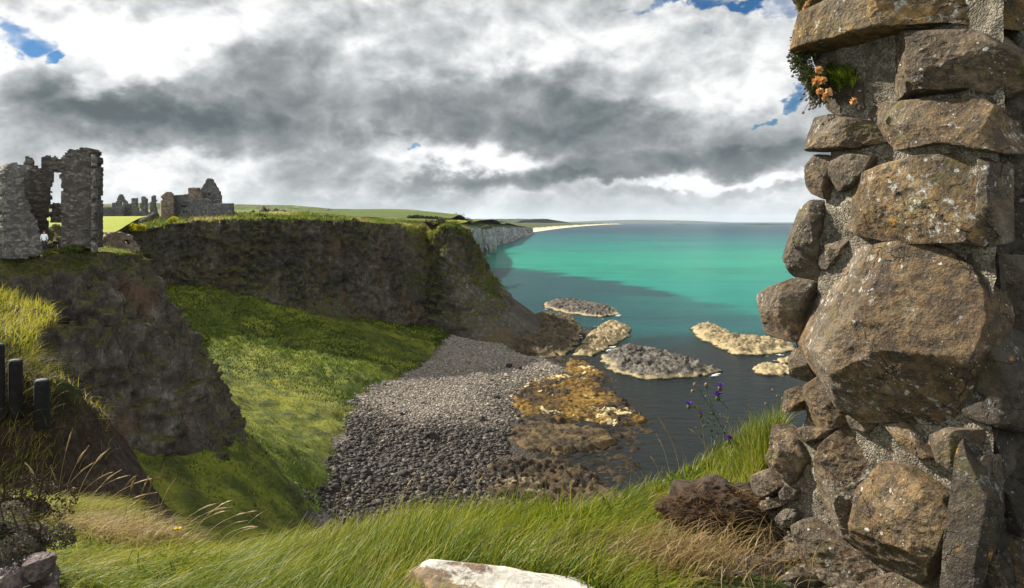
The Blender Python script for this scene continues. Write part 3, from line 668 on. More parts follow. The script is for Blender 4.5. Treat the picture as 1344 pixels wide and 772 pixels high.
sk([(600, 640), (628, 616), (680, 606), (750, 612), (790, 630), (815, 655), (800, 680), (700, 690), (610, 680)], .9, 20, 'brown broken rock ledge just below the grassy bank', M_WEED2, steps=.7, res=.3, plate=.14)
sk([(738, 488), (748, 470), (766, 474), (790, 486), (806, 500), (770, 500)], .45, 21, 'dark brown weed-hung rock rim beside the golden shelf', M_GOLD, steps=1, res=.35)
# foam where the swell meets the rocks
foam = np.full(len(SEA[0]), 0.0)
nearm = (SEA[0][:, 1] < 420) & (SEA[0][:, 1] > 60)
for (x, y, r, a) in [(812, 414, 4.5, .62), (790, 419, 2.5, .5), (847, 384, 5, .48), (1022, 465, 3.2, .6), (1040, 466, 2.6, .55), (945, 468, 1.5, .4), (836, 436, 2.5, .36), (660, 398, 3, .3)]:
    c0 = W(x, y, 0); d = np.hypot((SEA[0][:, 0] - c0[0]), (SEA[0][:, 1] - c0[1]) * .45)
    foam = np.maximum(foam, a * sstep(r, 0, d))
for (x, y, rx, ry, a) in [(648, 333, 40, 60, .42), (655, 318, 40, 120, .40), (672, 310, 50, 260, .42), (690, 302, 50, 600, .42), (640, 345, 30, 40, .34)]:
    c0 = W(x, y, 0); d = np.hypot((SEA[0][:, 0] - c0[0]) / rx, (SEA[0][:, 1] - c0[1]) / ry)
    foam = np.maximum(foam, a * sstep(1, 0, d))
for pl in RP:
    lo_, hi_ = pl.min(0) - 5, pl.max(0) + 5
    k_ = np.nonzero((SEA[0][:, 0] > lo_[0]) & (SEA[0][:, 0] < hi_[0]) & (SEA[0][:, 1] > lo_[1]) & (SEA[0][:, 1] < hi_[1]))[0]
    if len(k_):
        sd_ = sdist(SEA[0][k_, :2], pl); pat = sstep(.0, .35, fbm(SEA[0][k_], (.12, .08, 1), 3, 44))
        foam[k_] = np.maximum(foam[k_], (.28 + .26 * pat) * sstep(-3.2, -.6, sd_) * sstep(2.5, .5, sd_))
o = obj('sea', SEA[0], gridfaces(len(rr), len(th)), M_SEA, loc=(0, 0, 0), attrs={'tint': SEA[1], 'foam': foam}); kind(o, 'structure')
# far low islands on the skyline, and rocks under the white cliffs
def skerry_far(x0, x1, d, h, seed, label, name='island'):
    a, b = P(x0, 291, d)[:2], P(x1, 291, d)[:2]; n = 60
    s = np.linspace(0, 1, n); v = np.linspace(0, 1, 9); S, T = np.meshgrid(s, v)
    w = np.linalg.norm(b - a) * .22; c = a + S.ravel()[:, None] * (b - a); c[:, 1] += (T.ravel() - .5) * w
    pr = np.sin(PI * T.ravel()) * np.sin(PI * np.clip(S.ravel(), 0, 1)) ** .5
    z = -2 + (h + 2) * pr * (.75 + .8 * fbm(np.c_[S.ravel() * 9, T.ravel() * 2, S.ravel() * 0], 1, 4, seed))
    o = obj(name, np.c_[c, z], gridfaces(9, n), M_FAR); tag(o, label, 'island')
skerry_far(972, 1032, 8000, 16, 3, 'dark low island on the skyline next to the ruined wall')
skerry_far(1030, 1062, 8200, 10, 4, 'short low island on the skyline half behind the ruined wall')
skerry_far(880, 905, 9000, 9, 5, 'faint tiny island on the skyline by itself')
for k, (x, y, r) in enumerate([(622, 340, 4), (629, 344, 3), (636, 343, 3.5), (640, 336, 2.5), (665, 318, 4), (628, 336, 3)]):
    c0 = W(x, y, 0); V, f = boulder(c0 + np.array([0, 0, .2]), (r * 1.6, r * 2.2, r * .6), 90 + k, 3)
    o = obj('sea_rock', V, f, M_SK1); tag(o, 'small dark rock in the water under the white cliffs', 'rock', 'small rocks under the white cliffs')
# sea arch of the white cliffs
def slab(outline, holes, d0, d1, thick, cell, mat, name, parent=None, jit=.06, loc=None, attrs_fn=None, seed=0):
    """upright broken slab: outline seen from the eye between columns d0 (first x) and d1 (last x)"""
    ol = np.array(outline, float); xa, xb = ol[:, 0].min(), ol[:, 0].max()
    A, Bq = P(xa, HY, d0), P(xb, HY, d1); L = np.linalg.norm(Bq - A); e = (Bq - A) / L; nrm = np.array([e[1], -e[0], 0])
    def to(p):
        p = np.asarray(p, float); r = np.stack([(p[:, 0] - CX) / F, np.ones(len(p)), -(p[:, 1] - HY) / F], 1)
        s = (A @ nrm - 0) / (r @ nrm) if True else 0
        s = ((A[:2] @ nrm[:2])) / (r[:, :2] @ nrm[:2])
        Wp = r * s[:, None]; return np.stack([(Wp[:, :2] - A[:2]) @ e[:2], Wp[:, 2] + CZ], 1)
    q = to(ol); hs = [to(h) for h in holes]
    u0, v0 = q.min(0); u1, v1 = q.max(0); nu, nv = max(2, int((u1 - u0) / cell)), max(2, int((v1 - v0) / cell))
    us, vs_ = np.linspace(u0, u1, nu + 1), np.linspace(v0, v1, nv + 1)
    cu, cv = np.meshgrid((us[1:] + us[:-1]) / 2, (vs_[1:] + vs_[:-1]) / 2)
    cc = np.c_[cu.ravel(), cv.ravel()]; nz = np.c_[cc, np.zeros(len(cc))]
    wob = cell * (2.4 if cell < .25 else .9) * fbm(nz, .22 / cell, 3, seed + 2)
    ins = sdist(cc, q) + wob > 0
    for h in hs: ins &= sdist(cc, h) + wob < 0
    ins = ins.reshape(nv, nu)
    UU, VV_ = np.meshgrid(us, vs_); base = np.c_[UU.ravel(), VV_.ravel()]
    n1_ = (nu + 1) * (nv + 1)
    idx = lambda j, i, b: b * n1_ + j * (nu + 1) + i
    J, I = np.nonzero(ins); fs = [np.stack([idx(J, I, 0), idx(J, I + 1, 0), idx(J + 1, I + 1, 0), idx(J + 1, I, 0)], 1),
                                  np.stack([idx(J, I, 1), idx(J + 1, I, 1), idx(J + 1, I + 1, 1), idx(J, I + 1, 1)], 1)]
    pad = np.pad(ins, 1)
    for dj, di, a, b in ((0, -1, (0, 0), (1, 0)), (0, 1, (1, 1), (0, 1)), (-1, 0, (0, 1), (0, 0)), (1, 0, (1, 0), (1, 1))):
        sel = ins & ~pad[1 + dj:1 + dj + nv, 1 + di:1 + di + nu]; J, I = np.nonzero(sel)
        fs.append(np.stack([idx(J + a[0], I + a[1], 0), idx(J + b[0], I + b[1], 0), idx(J + b[0], I + b[1], 1), idx(J + a[0], I + a[1], 1)], 1))
    Fa = np.concatenate(fs)
    V = np.concatenate([np.c_[A[:2] + base[:, :1] * e[:2], base[:, 1]], np.c_[A[:2] + base[:, :1] * e[:2] - nrm[:2] * thick, base[:, 1]]])
    V = V + jit * np.stack([fbm(V, 1.3 / cell * .5, 3, seed + 40 + k) for k in range(3)], 1) * 2
    V, Fa, _ = sub(V, Fa, np.ones(len(Fa), bool))
    return obj(name, V, Fa[:, ::-1], mat, parent, loc, smooth=False, attrs=attrs_fn(V) if attrs_fn else None)
o = slab([(626, 334), (627, 306), (631, 299), (640, 296), (646, 299), (650, 309), (652, 326), (651, 334)], [[(634, 333.5), (634, 324), (637, 319.5), (640, 321), (641.5, 327), (641.5, 333.5)]], 784, 786, 11, 1.0, M_CHALK, 'sea_arch', jit=.9, attrs_fn=lambda V: {'veg': sstep(24, 29, V[:, 2])}, seed=5)
tag(o, 'white chalk sea arch at the end of the pale cliffs', 'sea arch')

# ------------------------------------------------------------------ shingle stones
iv, ifc = icosphere(0)
def pebbles(name, N, box, test, size, seed, mat, tone):
    r = np.random.default_rng(seed); c = np.c_[r.uniform(box[0], box[1], N), r.uniform(box[2], box[3], N)]
    c = c[test(c)]; n = len(c)
    z = ground_z(c) + .05; s = size(c, r)
    sc = s[:, None] * np.c_[r.uniform(.7, 1.3, n), r.uniform(.7, 1.3, n), r.uniform(.45, .85, n)]
    a = r.uniform(0, 2 * PI, n); ca, sa = np.cos(a), np.sin(a)
    vv = iv[None] * (1 + .28 * r.normal(size=(n, 12, 1)).clip(-1.6, 1.6)) * sc[:, None]
    V = np.stack([vv[..., 0] * ca[:, None] - vv[..., 1] * sa[:, None], vv[..., 0] * sa[:, None] + vv[..., 1] * ca[:, None], vv[..., 2]], 2) + np.c_[c, z][:, None]
    Fa = (ifc[None] + (np.arange(n) * 12)[:, None, None]).reshape(-1, 3)
    t = tone(c, r)
    o = obj(name, V.reshape(-1, 3), Fa, mat, attrs={'tint': np.repeat(t, 12)}, smooth=False); return kind(o, 'stuff')
m, g = newmat('pebble_stone'); n = g.noise(g.pos(), 6, 4, .6)
c = g.ramp(g.attr('tint'), [(0, (.010, .007, .005)), (.3, (.038, .029, .022)), (.6, (.21, .175, .138)), (.85, (.37, .315, .255)), (1, (.52, .46, .38))])
c = g.mix(g.mr(n, .4, .7, 0, .5), c, (.05, .04, .03))
g.out(g.pbsdf(c, .75, g.bump(n, .5, .05), .3)); M_PEB = m
BEACH = np.array([W(*a)[:2] for a in [(592, 440, 3), (650, 440, 1.6), (700, 462, .8), (745, 488, .1), (720, 500, .3), (690, 506, .4), (680, 530, .6), (676, 560, .7), (660, 600, .9), (660, 660, 1)]] + [(-2, 70), (-24, 70)] + shore_edge[::-1])
dark = lambda c: np.clip(sstep(132, 104, c[:, 1] + 14 * fbm(np.c_[c, c[:, 0] * 0], .08, 3, 4)) + .55 * sstep(-14, 2, c[:, 0] + (c[:, 1] - 110) * -.05 + 6 * fbm(np.c_[c, c[:, 0] * 0], .1, 3, 6)) * sstep(180, 130, c[:, 1]), 0, 1)
bt = lambda c: (sdist(c, BEACH) + 3.4 * fbm(np.c_[c, c[:, 0] * 0], .22, 4, 2)) > 0
pebbles('shingle', 125000, (-38, 18, 66, 212), bt, lambda c, r: (.066 + .20 * r.random(len(c)) ** 5) * (.75 + .75 * dark(c)) * (1 + c[:, 1] / 400), 5, M_PEB,
        lambda c, r: np.clip(.74 - .58 * dark(c) + .17 * r.normal(size=len(c)) + .10 * fbm(np.c_[c, c[:, 0] * 0], .12, 3, 14), 0, 1))
# single boulders lying on the shingle
M_BLD = rock_mat('beach_boulder', [(.008, .007, .006), (.028, .025, .022), (.07, .06, .055)], 1.2, None, None, .08)
BL = [(567, 575, 1.0), (527, 545, .5), (515, 530, .38), (668, 482, .9), (681, 485, .8), (653, 523, .7), (632, 552, .7), (640, 566, .55), (520, 560, .5), (508, 552, .4), (556, 530, .35), (600, 596, .6), (578, 604, .55), (612, 610, .6), (560, 615, .6),
      (530, 625, .7), (505, 615, .6), (480, 622, .65), (470, 605, .5), (545, 600, .5), (590, 625, .65), (622, 588, .55), (494, 640, .6), (455, 632, .6), (440, 640, .5), (598, 570, .4), (618, 540, .4), (645, 500, .45), (505, 505, .3), (640, 590, .5), (560, 560, .35)]
for k, (x, y, r) in enumerate(BL):
    z0 = 2.0
    for _ in range(6):
        c0 = W(x, y, z0); z0 = float(ground_z(c0[None, :2])[0])
    V, f = boulder((c0[0], c0[1], z0 + r * .3), (r * 1.15, r, r * .75), 300 + k, 3)
    o = obj('boulder', V, f, M_BLD)
    if k == 0: tag(o, 'biggest black boulder standing alone on the grey shingle', 'boulder')
    elif k in (3, 4): tag(o, 'one of two touching dark boulders high on the shingle near the headland', 'boulder', 'pair of dark boulders')
    else: tag(o, 'dark boulder lying among the smaller stones of the shingle', 'boulder', 'dark boulders on the shingle')

# ------------------------------------------------------------------ turf on slope and cliff tops
GR = [(0, (.03, .055, .008)), (.35, (.065, .105, .014)), (.65, (.12, .15, .022)), (.85, (.20, .19, .05)), (1, (.34, .27, .11))]
M_TURF = leaf_mat('turf_leaf', GR, .45)
def turf(name, V, nn, wgt, N, L, w, seed, tone=.45, lean=(.8, -.1)):
    r = np.random.default_rng(seed); pr = wgt / wgt.sum(); k = r.choice(len(V), N, p=pr)
    b = V[k] + r.normal(size=(N, 3)) * (.45, .45, .0); n = len(b)
    le = np.array(lean) + .5 * r.normal(size=(n, 2))
    t = np.clip(tone + .16 * r.normal(size=n) + .85 * fbm(b, .09, 5, seed), 0, 1)
    far = np.clip(np.hypot(b[:, 0], b[:, 1]) / 150, .3, 1.3)
    Vb, Fb, tb = blades(b - (0, 0, .06), L * far ** .6 * r.uniform(.5, 1.4, n), w * far * r.uniform(.6, 1.4, n), le, r.uniform(.1, .75, n), t, 3, seed=seed)
    o = obj(name, Vb, Fb, M_TURF, attrs={'tint': tb}); return kind(o, 'stuff')
V, nn, veg, tt, idx = HEAD2
dist = np.hypot(V[:, 0], V[:, 1])
wgt = (veg > .55) * (tt > .18) * (tt < .8) * (dist < 260) * sstep(.3, .8, nn[:, 2])
wgt = wgt * (1 + 5 * sstep(10.2, 11, idx) * sstep(16, 14.5, idx)) + .5 * sstep(10.4, 11.2, idx) * sstep(15.5, 14.5, idx) * (tt < .58) * (tt > .3) * (nn[:, 2] > .15) * (fbm(V, .12, 3, 3) > -.05)
turf('cliff_grass', V, nn, wgt + 1e-12, 52000, .75, .30, 1, .66)
V, nn, veg, tt = HEAD1
wgt = (veg > .45) * (np.hypot(V[:, 0], V[:, 1]) < 130) * (tt < .62) * (V[:, 1] > 30) * (sstep(.15, .6, nn[:, 2]) + .15)
turf('headland_grass', V, nn, wgt + 1e-12, 40000, .42, .10, 2, .6)
pass
sel = isg & (GV[:, 1] < 205) & (GV[:, 1] > 55)
wgt = np.where(sel, 1.0 + 2.0 * (np.abs(inland) < 1.2), 0)
turf('slope_grass', GV, None, wgt, 90000, .55, .22, 3, .42)
# ------------------------------------------------------------------ castle ruins
def masonry(name, cols, cell=.32, lit=None):
    m, g = newmat(name); p = g.pos()
    q = g.vadd(p, g.vmul(g.noise(p, 2.5, 3, color=True), (.10, .10, .10)))
    vq = g.vmul(q, (1, 1, 1.7)); ve = g.voro(vq, 1 / cell, 'DISTANCE_TO_EDGE'); vc = g.sep(g.voro(vq, 1 / cell, out='Color'))[0]
    n = g.noise(p, .35, 6, .65)
    c = g.ramp(vc, [(0, cols[0]), (.5, cols[1]), (1, cols[2])]); c = g.mix(g.mr(n, .4, .65, 0, .6), c, cols[0])
    c = g.mix(g.mr(ve, 0, .09), tuple(x * .55 for x in cols[1]), c)
    g.out(g.pbsdf(c, .92, g.bump(g.m('MINIMUM', ve, .15), .9, .12), .1)); return m
M_RUIN = masonry('ruin_basalt', [(.048, .040, .034), (.092, .079, .067), (.17, .15, .125)])
M_RUIN2 = masonry('ruin_grey', [(.075, .066, .056), (.145, .13, .112), (.27, .25, .22)])
M_RUIN3 = masonry('ruin_far', [(.07, .067, .064), (.13, .126, .12), (.21, .203, .19)], .5)
M_RUIN4 = masonry('ruin_brown', [(.12, .092, .068), (.20, .155, .12), (.29, .235, .18)], .5)
base = P(70, 322, 61)
cr = thing('ruined_castle', base, 'tall dark broken castle ruin with a gap in its wall, on the cliff edge', 'castle ruin')
slab([(28, 335), (29, 222), (34, 206), (42, 205), (46, 216), (55, 222), (57, 207), (62, 204), (72, 205), (74, 210), (80, 209), (85, 214), (92, 250), (92, 325)],
     [[(67, 268), (69, 240), (72, 226), (80, 226), (84, 238), (84, 252), (80, 268), (74, 265)], [(62, 322), (63, 300), (64, 287), (71, 281), (80, 286), (84, 305), (84, 322)], [(65.5, 277), (66, 271), (68, 271), (68, 277)]],
     61.5, 63.5, .8, .13, M_RUIN, 'wall', cr, .07, seed=3)
slab([(78, 326), (80, 290), (81, 252), (80, 235), (82, 208), (86, 200), (92, 196), (98, 197), (103, 194), (110, 194), (117, 196), (117, 203), (121, 202), (121, 326)], [[(118.5, 262), (118.5, 255), (121, 255), (121, 262)]], 58.4, 58.9, 2.5, .13, M_RUIN, 'tower', cr, .07, seed=4)
slab([(119.5, 331), (119.5, 203), (121, 200), (124, 199), (124.5, 206), (124, 228), (123.5, 232), (124.2, 331)], [], 58.55, 58.65, 1.2, .12, M_RUIN2, 'turret', cr, .06, seed=6)
slab([(8, 340), (8, 290), (6, 250), (7, 222), (13, 216), (22, 214), (30, 215), (42, 219), (45, 222), (33, 225), (30, 240), (36, 258), (40, 276), (50, 292), (54, 306), (59, 318), (58, 332), (36, 338)], [], 56, 58.5, 1.6, .13, M_RUIN2, 'broken_wall', cr, .08, seed=7)
slab([(-60, 345), (-60, 240), (-20, 246), (2, 250), (9, 252), (9, 342)], [], 60, 58, 1.4, .16, M_RUIN, 'side_wall', cr, .08, seed=8)
slab([(66, 292), (66, 278), (71, 268), (76, 267), (78, 272), (80, 292)], [], 68, 68, 1.0, .14, M_RUIN, 'inner_wall', cr, .07, seed=9)
# far gabled ruin
fr = thing('ruined_mansion', P(255, 287, 176), 'grey roofless ruin with a pointed gable at the brink of the far cliff', 'castle ruin')
slab([(227, 291), (227, 256), (239, 256), (240, 262), (258, 261), (272, 262), (273, 268), (300, 267), (302, 284), (300, 292)], [[(237, 273), (238, 269.5), (246, 269.5), (246, 273)], [(239, 280), (240, 277), (242, 277), (242, 281)], [(243, 280), (243.5, 277), (245.5, 277), (245.5, 280)]], 176, 172, 2.0, .3, M_RUIN3, 'wall', fr, .12, seed=11)
slab([(212, 291), (213, 258), (216, 253), (225, 252), (228, 254), (228, 291)], [], 172, 173.4, 2.6, .3, M_RUIN4, 'chimney_stack', fr, .08, seed=12)
slab([(255, 272), (259, 262), (262, 251), (267, 243), (271, 235), (274, 234), (278, 242), (283, 250), (286, 258), (286, 272)], [[(265, 257), (265, 253), (268, 253), (268, 257)], [(273, 257.5), (273, 254.5), (275.5, 254.5), (275.5, 257.5)]], 183, 181, 1.6, .3, M_RUIN3, 'gable', fr, .12, seed=13)
slab([(241, 268), (241, 255), (246, 254), (247, 247), (255, 246.5), (256, 253), (261, 252), (261, 268)], [], 180, 179, 2.2, .3, M_RUIN4, 'inner_wall', fr, .12, seed=14)
# long broken range
lr = thing('ruined_hall', P(170, 287, 236), 'low broken hall with small gable and row of stone stumps beyond bright lawn', 'castle ruin')
slab([(128, 290), (128, 272), (161, 272), (161, 290)], [], 236, 236, 2, .4, M_RUIN3, 'wall', lr, .14, seed=21)
slab([(147, 276), (147, 266), (152, 265), (155, 258), (159, 255), (163, 261), (167, 267), (172, 268), (173, 290), (160, 290), (158, 276)], [[(158, 270), (158, 265.5), (161.5, 265.5), (161.5, 270)]], 240, 240, .9, .4, M_RUIN3, 'gable', lr, .14, seed=22)
slab([(171, 290), (171, 277), (173, 276), (173, 261), (180, 260), (180.5, 277), (184, 278), (184, 290)], [], 238, 238, .8, .35, M_RUIN3, 'pier', lr, .1, seed=23)
slab([(184, 290), (185, 262), (186, 258), (192, 259), (193, 266), (193, 278), (197, 279), (197, 290)], [], 238, 238, .8, .35, M_RUIN3, 'pier', lr, .1, seed=24)
slab([(197, 290), (197.5, 277), (198, 258), (203, 256.5), (204, 262), (205, 290)], [], 238, 238, .8, .35, M_RUIN3, 'pier', lr, .1, seed=25)
# boundary wall climbing to the ruin and a tumbled wall at the edge
o = slab([(137, 311), (137, 306), (152, 304), (170, 297), (190, 288), (200, 282), (207, 279), (210, 283), (200, 288), (185, 296), (170, 304), (155, 311)], [], 150, 176, .9, .25, M_RUIN3, 'stone_wall', jit=.1, seed=31)
tag(o, 'grey stone wall climbing beside the bright lawn', 'wall')
o = slab([(136, 331), (136, 312), (142, 307), (155, 305), (166, 306), (173, 310), (178, 316), (184, 324), (184, 331)], [[(160, 319), (161, 315), (168, 315), (169, 319)]], 67, 69, 2.5, .14, M_RUIN4, 'ruined_wall_stub', jit=.12, seed=32)
tag(o, 'low brown tumbled wall beside the foot of the tall ruin', 'wall')
# bright lawn between the ruins
LP = [P(110, 306, 128), P(150, 305, 138), P(172, 297, 150), P(200, 286, 172), P(214, 284, 215), P(120, 285.5, 236), P(60, 286, 236), P(60, 305, 128)]
lp = np.array(LP); lf = RBF(lp, .001)
a, b = np.meshgrid(np.linspace(0, 1, 70), np.linspace(0, 1, 70))
L0 = (lp[7] * (1 - a.ravel()[:, None]) + lp[1] * a.ravel()[:, None]) * (1 - b.ravel()[:, None]) + (lp[6] * (1 - a.ravel()[:, None]) + lp[4] * a.ravel()[:, None]) * b.ravel()[:, None]
m, g = newmat('lawn_turf'); n = g.noise(g.pos(), 1.2, 6, .7)
g.out(g.pbsdf(g.ramp(n, [(.3, (.15, .19, .012)), (.7, (.27, .285, .02))]), .9, g.bump(n, .5, .1), .1)); M_LAWN = m
L0[:, 2] = lf(L0[:, :2]) + .08 * fbm(L0, .4, 3, 4)
o = obj('lawn', L0, gridfaces(70, 70), M_LAWN); kind(o, 'structure')

# ------------------------------------------------------------------ bushes and small trees
def leaf_cloud(c, size, N, leaf, seed, mat, tone=.4, lumps=7, parent=None, name='foliage'):
    r = np.random.default_rng(seed); size = np.asarray(size, float)
    lc = r.normal(size=(lumps, 3)) * .42; lc[:, 2] = np.abs(lc[:, 2]) * .8; lr_ = r.uniform(.32, .6, lumps)
    k = r.integers(0, lumps, N); d = r.normal(size=(N, 3)); d /= np.linalg.norm(d, axis=1)[:, None]
    pt = lc[k] + d * (lr_[k] * r.uniform(.55, 1.05, N) ** .5)[:, None]
    pt[:, 2] = np.abs(pt[:, 2])
    pts = pt * size + np.asarray(c)
    e1 = r.normal(size=(N, 3)); e1 /= np.linalg.norm(e1, axis=1)[:, None]; e2 = np.cross(e1, r.normal(size=(N, 3))); e2 /= np.linalg.norm(e2, axis=1)[:, None]
    s = (leaf * r.uniform(.6, 1.4, N))[:, None]
    V = np.stack([pts - e1 * s, pts + e2 * s * .45, pts + e1 * s, pts - e2 * s * .45], 1).reshape(-1, 3)
    t = np.clip(tone + .14 * r.normal(size=N) + .12 * (r.normal(size=lumps)[k]), 0, 1)
    return obj(name, V, np.arange(N * 4).reshape(N, 4), mat, parent, attrs={'tint': np.repeat(t, 4)})
M_BUSH = leaf_mat('bush_leaf', [(0, (.012, .02, .006)), (.4, (.03, .045, .010)), (.7, (.06, .075, .015)), (1, (.12, .12, .03))], .25)
M_YELLOW = leaf_mat('yellow_leaf', [(0, (.22, .22, .01)), (.5, (.42, .38, .012)), (1, (.55, .48, .03))], .45)
M_TWIG = plain_mat('twig_bark', (.03, .024, .018), (.08, .06, .045), 9)
def bush(x, y, d, wpx, hpx, seed, label, mat, name='bush', group=None, N=900, cat='bush', tone=.4):
    b = P(x, y, d); w, h = wpx / F * d, hpx / F * d
    t = thing(name, b, label, cat, group)
    V, f = join([tube([b + (0, 0, -.3), b + (dx * w * .1, dy * w * .1, h * .3), b + (dx * w * .3, dy * w * .3, h * .75)], [h * .05, h * .035, h * .012], 5) for dx, dy in ((1, .3), (-.8, .6), (.1, -1))])
    obj('branch', V, f, M_TWIG, t)
    leaf_cloud(b + (0, 0, h * .06), (w * .52, w * .5, h * .82), N, max(h, w) * .06, seed, mat, tone, parent=t)
    return t
bush(342, 290, 172, 22, 15, 1, 'dark round bush at the brink next to the gabled ruin', M_BUSH)
bush(379, 290, 180, 15, 7, 2, 'pale green low bush on the cliff top', M_BUSH, tone=.75)
for k, (x, y, d, w, h, l) in enumerate([(408, 289, 186, 15, 8, 'dark dome of gorse on the cliff top, second from the pale bush'), (427, 289, 190, 18, 7, 'wide dark gorse bush in the cliff top row'), (441, 289, 192, 12, 5, 'smallest gorse bush ending the cliff top row'), (318, 288, 172, 14, 5, 'flat gorse bush hard against the dark round bush')]):
    bush(x, y, d, w, h, 20 + k, l, M_BUSH)
bush(432, 278.5, 470, 7, 4, 30, 'lone tiny dark bush on the hill skyline', M_BUSH, N=300)
for k, (x, y, d, w, h) in enumerate([(545, 287, 400, 22, 6), (560, 288.5, 400, 26, 6), (576, 290, 410, 22, 6), (552, 291, 380, 16, 5), (590, 291, 420, 18, 5)]):
    bush(x, y, d, w, h, 40 + k, 'dark gorse clump in the hollow of the green hill', M_BUSH, group='gorse clumps in the hill hollow', N=500)
for k, (x, y, d, w, h) in enumerate([(598, 283.5, 690, 6, 5), (603, 285, 700, 6, 5), (608, 287, 705, 7, 5), (613, 289.5, 715, 7, 5), (618, 292, 720, 7, 5), (624, 294, 740, 7, 5)]):
    bush(x, y, d, w, h, 60 + k, 'small dark tree in the line running down the hill edge', M_BUSH, 'tree', 'trees down the hill edge', N=300, cat='tree')
bush(72, 320, 72, 17, 34, 71, 'yellow-green shrub seen through the doorway of the tall ruin', M_YELLOW, 'shrub', N=1600, cat='shrub')
for k, (x, y, d, w, h) in enumerate([(100, 326, 58.5, 24, 7), (60, 331, 57, 22, 5), (150, 333, 63, 26, 6), (90, 330, 58, 20, 6)]):
    bush(x, y + 3, d, w, h, 80 + k, ['low green plants along the foot of the tower', 'bright green weeds under the doorway of the tall ruin', 'sunlit grassy scrub in front of the tumbled wall', 'dark scrub between doorway and tower'][k], M_TURF if k != 3 else M_BUSH, 'weed_patch', N=900, cat='plants', tone=.55)
bush(225, 291, 160, 16, 7, 91, 'bright yellow grass tussock at the corner of the far cliff', M_YELLOW, 'tussock', N=900, cat='plants', tone=.3)
bush(186, 304, 155, 18, 12, 92, 'bright yellow scrub on the shoulder below the sloping wall', M_YELLOW, 'tussock', N=1200, cat='plants', tone=.3)

# ------------------------------------------------------------------ visitor in the castle gap
def person(foot, h, yaw):
    J = {'pel': (0, 0, .52), 'waist': (0, 0, .60), 'chest': (0, .005, .74), 'neck': (0, .0, .835), 'head0': (0, -.012, .88), 'head1': (0, -.005, .965)}
    E = [('pel', 'waist'), ('waist', 'chest'), ('chest', 'neck'), ('neck', 'head0'), ('head0', 'head1')]
    Rr = {'pel': .085, 'waist': .078, 'chest': .095, 'neck': .034, 'head0': .055, 'head1': .05}
    for s, sx_ in (('a', 1), ('b', -1)):
        J.update({'hip' + s: (.05 * sx_, 0, .50), 'kn' + s: (.055 * sx_, -.015, .28), 'an' + s: (.055 * sx_, .01, .035), 'toe' + s: (.06 * sx_, -.075, .012), 'sh' + s: (.105 * sx_, 0, .79), 'el' + s: (.14 * sx_, .02, .62), 'wr' + s: (.12 * sx_, -.05, .50), 'hd' + s: (.115 * sx_, -.075, .455)})
        Rr.update({'hip' + s: .06, 'kn' + s: .04, 'an' + s: .027, 'toe' + s: .02, 'sh' + s: .045, 'el' + s: .03, 'wr' + s: .021, 'hd' + s: .02})
        E += [('pel', 'hip' + s), ('hip' + s, 'kn' + s), ('kn' + s, 'an' + s), ('an' + s, 'toe' + s), ('chest', 'sh' + s), ('sh' + s, 'el' + s), ('el' + s, 'wr' + s), ('wr' + s, 'hd' + s)]
    ks = list(J); me = bpy.data.meshes.new('body')
    me.from_pydata([tuple(np.array(J[k]) * h) for k in ks], [(ks.index(a), ks.index(b)) for a, b in E], [])
    tmp = bpy.data.objects.new('tmp', me); COL.objects.link(tmp); md = tmp.modifiers.new('s', 'SKIN'); tmp.modifiers.new('d', 'SUBSURF').levels = 1
    for i, k in enumerate(ks): me.skin_vertices[0].data[i].radius = (Rr[k] * h,) * 2
    me.skin_vertices[0].data[0].use_root = True
    dg = bpy.context.evaluated_depsgraph_get(); ev = tmp.evaluated_get(dg); em = bpy.data.meshes.new_from_object(ev)
    bpy.data.objects.remove(tmp)
    em.materials.clear()
    for mm in (M_SKIN, M_SHIRT, M_TROUS): em.materials.append(mm)
    for pl in em.polygons:
        z = pl.center.z / h; pl.use_smooth = True
        pl.material_index = 2 if z < .53 and abs(pl.center.x) < .1 * h else (1 if z < .83 and not (z < .6 and abs(pl.center.x) > .1 * h) else 0)
    t = thing('person', foot, 'person in a white top standing at the foot of the tall ruin', 'person')
    b = bpy.data.objects.new('body', em); COL.objects.link(b); b.parent = t; b.rotation_euler = (0, 0, yaw)
    V, f = icosphere(2); keep = (V[f].mean(1)[:, 2] > -.1) | (V[f].mean(1)[:, 1] > .25)
    hv = V * np.array((.062, .07, .068)) * h + np.array((0, .004, .935)) * h
    hv = hv + .006 * h * fbm(hv, 30, 2, 3)[:, None]
    c, s = math.cos(yaw), math.sin(yaw); hv = np.c_[hv[:, 0] * c - hv[:, 1] * s, hv[:, 0] * s + hv[:, 1] * c, hv[:, 2]] + foot
    obj('hair', hv, f[keep], M_HAIR, t)
M_SKIN = plain_mat('skin', (.40, .24, .17), (.46, .29, .21), 8); M_SHIRT = plain_mat('white_shirt', (.72, .72, .74), (.8, .8, .8), 6)
M_TROUS = plain_mat('dark_trousers', (.02, .022, .03), (.035, .035, .045), 6); M_HAIR = plain_mat('auburn_hair', (.12, .03, .015), (.22, .06, .03), 30)
person(P(58, 330, 57.2), 1.68, .4)
